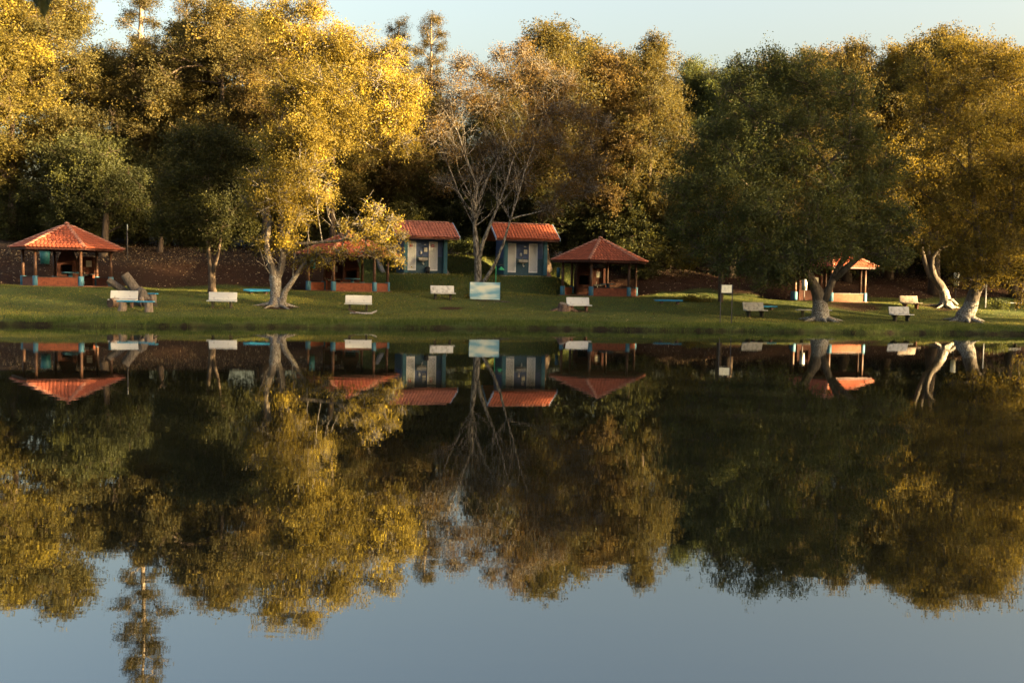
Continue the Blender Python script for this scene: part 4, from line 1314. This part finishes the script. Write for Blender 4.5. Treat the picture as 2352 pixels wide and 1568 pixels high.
place('e', 322, 84, -260, 1.1, 'tallest eucalyptus with lit bare stem above the left trees', GE)
place('e', 428, 92, -20, .95, 'wispy eucalyptus top right of the tallest eucalyptus at left', GE)
GU = 'shaded understory behind the lawn'
UNDER = [('d', -30, 74, 330, 1.1, 'just outside the left edge'), ('f', 60, 78, 420, 1.1, 'left of the far left pavilion roof'), ('d', 385, 72.5, 330, 1.15, 'above the broken bare trunk'),
         ('f', 470, 74, 420, 1.1, 'straight behind the small shaded tree'), ('d', 590, 72.5, 330, 1.15, 'left of the fork of the golden-leaved tree'), ('d', 700, 73.5, 340, 1.1, 'right of the fork of the golden-leaved tree'),
         ('d', 800, 75, 330, 1.15, 'above the roof peak of the leaf-hidden pavilion'), ('f', 900, 76, 390, 1.2, 'at the left gable of the left bathhouse'), ('d', 960, 77.5, 330, 1.1, 'over the middle of the left bathhouse roof'),
         ('d', 1060, 78.5, 350, 1.15, 'over the right gable of the left bathhouse'), ('f', 1130, 77.5, 400, 1.15, 'between the pale stems of the sparse tree'), ('d', 1210, 77.0, 330, 1.1, 'over the right bathhouse roof'),
         ('d', 1310, 76, 330, 1.2, 'between the right bathhouse and the sunlit-post pavilion'), ('d', 1400, 74.5, 340, 1.1, 'above the peak of the sunlit-post pavilion'), ('f', 1470, 73, 420, 1.1, 'at the right eave of the sunlit-post pavilion'),
         ('d', 1540, 75, 330, 1.2, 'above the low blue plank with a pale end'), ('d', 1640, 76, 340, 1.2, 'behind the slim dark-trunked tree'), ('d', 1760, 75, 350, 1.2, 'behind the left boughs of the broad green tree'),
         ('d', 1880, 77, 350, 1.2, 'over the roof of the hidden pavilion'), ('d', 2000, 76, 340, 1.2, 'right of the hidden pavilion roof'), ('d', 2110, 78, 360, 1.2, 'left of the curved twin trunk'),
         ('d', 2220, 77, 350, 1.2, 'between the curved twin trunk and the leaning tree'), ('d', 2340, 76, 350, 1.2, 'at the right edge behind the leaning tree'), ('f', 260, 80, 420, 1.0, 'beside the thick trunk at left'),
         ('d', 170, 71, 300, 1.1, 'above the peak of the far left pavilion'), ('d', 285, 72, 320, 1.1, 'right of the far left pavilion roof'), ('f', 30, 72, 400, 1.0, 'at the left eave of the far left pavilion')]
for (kd, px, d, tv, w, where) in UNDER: place(kd, px, d, tv, w, 'low shaded understory tree ' + where, GU)
# trunks on the leaf-strewn bank at left
def bare_trunk(px, d, pts, label, mat):
    x = W(px, 600, d).x; base = Vector((x, d, gz(x, d)))
    t = empty('bare_trunk', base); tag(t, label, 'tree')
    rg = random.Random(px)
    p0 = [(W(a, b, d) - base, r) for a, b, r in pts]
    v = [q for q, _ in p0]; v[0].z = -.3
    MB().tube(v, [r for _, r in p0], 12, jit=.07, rng=rg).build('trunk', mat, t, True)
    for k in range(3):
        s = v[-2].lerp(v[-1], .3 * k); e = s + Vector((rg.uniform(-.7, .7), rg.uniform(-.3, .3), rg.uniform(.2, .7)))
        MB().tube([s, e], [.07, .02], 6).build('branch_stub', mat, t, True)


bare_trunk(367, 69.0, [(368, 618, .42), (367, 600, .3), (368, 575, .22), (370, 552, .16), (371, 543, .07), (373, 536, .02)], 'broken bare trunk on the leaf-strewn bank at left', M_bark_forest)
front_tree('bank_tree', 238, 640, 67.0,
           [[(238, 640, 0, .42), (237, 622, 0, .3), (238, 580, 0, .26), (242, 540, 0, .23), (244, 490, 0, .18), (246, 440, .2, .13)]],
           [(200, 480, .4, 50), (270, 470, .2, 52), (240, 420, .4, 60), (170, 430, .8, 56), (300, 420, .6, 50), (230, 360, .8, 60), (290, 510, .4, 36), (150, 490, .8, 40), (320, 480, .8, 36)],
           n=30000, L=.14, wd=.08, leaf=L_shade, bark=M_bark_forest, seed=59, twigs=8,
           label='shaded tree with thick trunk behind the right posts of the far left pavilion', group=G_FRONT)
bare_trunk(318, 76.0, [(318, 590, .34), (318, 560, .27), (319, 500, .25), (318, 400, .22), (320, 300, .18), (322, 200, .13)], 'pale straight trunk in the shade right of the far left pavilion', M_bark_euc)
bare_trunk(608, 70.0, [(608, 625, .55), (608, 600, .42), (610, 560, .36), (612, 500, .28), (612, 420, .23), (614, 320, .17)], 'dark trunk behind the fork of the golden-leaved tree', M_bark_forest)

def wood_mass(name, clumps, n, L, label, seed, leaf):
    g = np.random.default_rng(seed)
    v, f, ti = leaf_cloud(clumps, n, L, L * .55, g, 10, L * 1.6, .5, sub=0)
    o = link(name, fast_mesh(name, v, f, leaf, False, {'tint': ti}))
    tag(o, label, 'wood', kind='stuff')


fw = random.Random(12)
cl = []
for k in range(130):
    x = -95 + k * 1.5 + fw.uniform(-1, 1); y = 100 + fw.uniform(-4, 8)
    gap = 13.5 if -6 < x < 1 else 17
    cl.append(((x, y, 5.5 + fw.uniform(0, 1) * (gap - 5)), (3.2, 2.2, 2.6)))
wood_mass('far_wood', cl, 45000, .48, 'dark mass of the deeper forest behind all the trees', 31, L_deep)
cl = []
for k in range(90):
    x = -110 + k * 2.45 + fw.uniform(-1.5, 1.5); y = -16 + fw.uniform(-8, 3) - abs(x) * .05
    cl.append(((x, y, fw.uniform(2, 15)), (4, 3.5, 3.6)))
wood_mass('near_bank_wood', cl, 20000, .85, 'wood on the near bank behind the photographer', 32, L_forest)

# unseen wood added at right; top line and gaps shaped to place the shade
cl = []
ca, sa = math.sin(SUN_AZ), -math.cos(SUN_AZ)
u = -45.0
while u < 150:
    top = 30 if u < 30 or u > 82 else 26 if u < 42.8 else 21.9 if u < 47.5 else 27 if u < 50.5 else 29.5 if u < 59.5 else 31 if u < 63.8 else 21.6
    top += 1.0 * math.sin(u * .9) + fw.uniform(-.7, .7)
    h = 2.5
    while h < top - 1.6:
        for layer in range(2):
            a0 = 78 + layer * 6 + fw.uniform(-2, 2)
            open_ = (.9 if h < 17 else .5) if (62.3 < u < 73.5 and 11.2 < h < 19) else (.12 if h > 13 else .03)
            if fw.random() > open_:
                cl.append(((ca * a0 + sa * u, -sa * a0 + ca * u, h + fw.uniform(-.5, .5)), (1.9, 1.9, 1.7)))
        h += 1.9
    u += 2.3 if 26 < u < 82 else 3.2
mid_cl = [c for c in cl if 26 <= sa * c[0][0] + ca * c[0][1] <= 82]
wood_mass('right_shade_wood', mid_cl, 84000, .68, 'wood on the lake shore far to the right of the view', 33, L_forest)
wood_mass('outer_glow_blocker', [c for c in cl if c not in mid_cl], 26000, 1.3, 'added unseen leaf masses at right that block the glow around the sun', 34, L_forest)  # leaf masses added out of view to hold back the sky glow

# ------------------------------------------------------------------ shrubs and weeds
def shrub(px, d, h, w, leaf, seed, label, n=2600):
    x = W(px, 640, d).x; z = gz(x, d)
    g = np.random.default_rng(seed); rg = random.Random(seed)
    t = empty('shrub', (x, d, z)); tag(t, label, 'shrub')
    cl = [((rg.uniform(-.5, .5) * w, rg.uniform(-.4, .4) * w * .6, h * rg.uniform(.3, .8)), (w * .35, w * .3, h * .35)) for _ in range(6)]
    v, f, ti = leaf_cloud(cl, n, .12, .06, g, 9, .16)
    link('foliage', fast_mesh('foliage', v, f, leaf, False, {'tint': ti}), t)
    mb = MB()
    for c, r in cl: mb.tube([(rg.uniform(-.1, .1), 0, -.1), (c[0] * .6, c[1] * .6, c[2] * .5), c], [.02, .016, .008], 4, cap=False)
    mb.build('stems', M_bark, t)


shrub(1045, 74.5, 1.2, 2.4, L_green, 1, 'low leafy shrub on the grass between the two bathhouses, left one')
shrub(1080, 75.5, 1.6, 2.2, L_green, 2, 'taller leafy shrub between the two bathhouses beside the pale trunk')
shrub(1608, 63.2, .35, 1.4, L_gold, 3, 'knee-high weeds between the low blue plank and the slim dark trunk', 900)
shrub(1090 - 10, 60.3, .28, .35, L_gold, 4, 'small tuft of yellow weeds at the left foot of the blue board', 160)
shrub(2300, 65.0, .6, 1.2, L_green, 5, 'weedy clump behind the leaning tree at the right edge', 900)

# ------------------------------------------------------------------ grass, fallen leaves
def grass_mat(name, c1, c2, c3):
    m, nt, p, out = nmat(name)
    a = nt.nodes.new('ShaderNodeAttribute'); a.attribute_name = 'tint'
    c = ramp(nt, a.outputs['Fac'], [(0, c1), (.6, c2), (1, c3)])
    nt.links.new(c, p.inputs['Base Color']); p.inputs['Roughness'].default_value = .6; p.inputs['Specular IOR Level'].default_value = .2
    tr = nt.nodes.new('ShaderNodeBsdfTranslucent'); nt.links.new(c, tr.inputs[0])
    mx = nt.nodes.new('ShaderNodeMixShader'); mx.inputs[0].default_value = .45
    nt.links.new(p.outputs[0], mx.inputs[1]); nt.links.new(tr.outputs[0], mx.inputs[2]); nt.links.new(mx.outputs[0], out.inputs[0])
    return m


def blades(name, n, tlo, thi, hlo, hhi, wd, mat, label, seed, xlo=-34, xhi=44, bias=1.0, clump=0.0):
    g = np.random.default_rng(seed)
    x = g.uniform(xlo, xhi, n); t = tlo + (thi - tlo) * g.random(n) ** bias
    y = shore(x) + t
    keep = (np.abs(x) < y * .56 + 6) & (g.random(n) > dirt_amount(x, y) * 1.02)
    for (cx, cy, pz, _, _, _, _) in pav_spec: keep &= np.hypot(x - cx, y - cy) > 2.85
    for (cx, cy, pz, _) in house_spec: keep &= np.hypot(x - cx, y - cy) > 1.9
    if clump: keep &= g.random(n) < .35 + .65 * (wob(x, y, .3, 7) > -.15)
    x, y = x[keep], y[keep]; m = len(x)
    z = ground(x, y)
    h = g.uniform(hlo, hhi, m) * (1 + .35 * wob(x, y, .8, 6)); a = g.uniform(0, 6.283, m)
    ln = g.uniform(.05, .5, m) * h; b = g.uniform(0, 6.283, m)
    w = wd * g.uniform(.6, 1.3, m)
    p = np.stack([x, y, z - .01], -1)
    s = np.stack([np.cos(a) * w / 2, np.sin(a) * w / 2, np.zeros(m)], -1)
    tip = p + np.stack([np.cos(b) * ln, np.sin(b) * ln, h], -1)
    v = np.stack([p - s, p + s, tip], 1).reshape(-1, 3)
    tint = np.clip(.42 + .22 * wob(x, y, 1.1, 3) + .22 * wob(x, y, 3.7, 6) + .12 * wob(x, y, .35, 2) + g.normal(0, .2, m), 0, 1)
    o = link(name, fast_mesh(name, v, np.arange(3 * m).reshape(m, 3), mat, False, {'tint': np.repeat(tint, 3)}))
    tag(o, label, 'grass', kind='stuff')


M_grass = grass_mat('short_grass', (.048, .070, .023), (.150, .158, .032), (.32, .25, .045))
M_fringe = grass_mat('bank_grass', (.035, .060, .012), (.085, .115, .022), (.15, .16, .04))
blades('lawn_grass', 360000, .5, 22, .03, .085, .022, M_grass, 'short mown grass of the lawn with bare patches', 1)
blades('lawn_grass_beyond', 26000, 18, 30, .06, .2, .03, M_grass, 'rough grass between and behind the bathhouses', 2, -11, 5)
blades('bank_grass', 60000, -.12, 1.5, .07, .22, .02, M_fringe, 'longer bright grass fringing the water edge', 3, bias=1.3, clump=1)


def litter(name, n, tlo, thi, size, mat, label, seed, fn, xlo=-34, xhi=40):
    g = np.random.default_rng(seed)
    x = g.uniform(xlo, xhi, n); y = shore(x) + g.uniform(tlo, thi, n)
    keep = g.random(n) < fn(x, y)
    for (cx, cy, pz, _, _, _, _) in pav_spec: keep &= np.hypot(x - cx, y - cy) > 2.9
    x, y = x[keep], y[keep]; m = len(x)
    p = np.stack([x, y, ground(x, y) + g.uniform(.02, .07, m)], -1)
    d = unit(g.normal(size=(m, 3)) * np.array([1, 1, .5])); nn = unit(g.normal(size=(m, 3)) * .6 + np.array([0, -.3, 1])); s = unit(np.cross(d, nn))
    L_ = size * g.uniform(.6, 1.4, (m, 1))
    v = np.stack([p, p + d * L_ * .5 + s * L_ * .3, p + d * L_, p + d * L_ * .5 - s * L_ * .3], 1).reshape(-1, 3)
    o = link(name, fast_mesh(name, v, np.arange(4 * m).reshape(m, 4), mat, False, {'tint': np.repeat(g.random(m), 4)}))
    tag(o, label, 'fallen leaves', kind='stuff')


M_fall = grass_mat('fallen_leaf', (.035, .018, .010), (.10, .066, .036), (.36, .28, .18))
litter('fallen_leaves', 6000, 2, 20, .075, M_fall, 'dry fallen leaves scattered over the lawn', 4, lambda x, y: .35 + .5 * (wob(x, y, 2.2, 8) > .1))
litter('leaf_litter', 60000, 17, 31, .13, M_fall, 'thick carpet of dry leaves on the earth bank under the trees', 5, lambda x, y: np.clip(dirt_amount(x, y) * .25 + np.clip((y - shore(x) - 22.5) / 2, 0, .75), 0, 1) * np.where((x > -11) & (x < 4.5), .12, 1))

# ------------------------------------------------------------------ twig hanging over the photographer
def near_twig():
    g = np.random.default_rng(9); rg = random.Random(9)
    p = W(86, -60, 3.4)
    t = empty('overhanging_twig', p); tag(t, 'blurred dark leafy twig hanging into the top left corner', 'twig')
    tip = W(100, 10, 3.4) - p
    MB().tube([(-.25, -.3, .5), (-.05, -.05, .18), (0, 0, 0), tip], [.012, .008, .004, .002], 6).build('stem', M_bark, t, True)
    mb = MB()
    for (ax, ay, bx_, by_, w) in ((78, -28, 84, 20, .018), (94, -20, 92, 34, .02), (96, -10, 102, 44, .02), (110, -26, 112, 16, .016), (70, -50, 66, -8, .02), (100, -45, 118, -5, .018), (86, -40, 88, 5, .016)):
        a = W(ax, ay, 3.4 + rg.uniform(-.05, .05)) - p; b = W(bx_, by_, 3.4 + rg.uniform(-.05, .05)) - p
        s = (b - a).cross(Vector((rg.uniform(-.3, .3), 1, rg.uniform(-.3, .3)))).normalized() * w
        m = a.lerp(b, .45) + Vector((0, .006, 0))
        mb.add([a, m + s, b, m - s], [(0, 1, 2), (0, 2, 3)])
    me = mb.mesh('leaves', L_deep); at_ = me.attributes.new('tint', 'FLOAT', 'POINT')
    link('leaves', me, t)


near_twig()
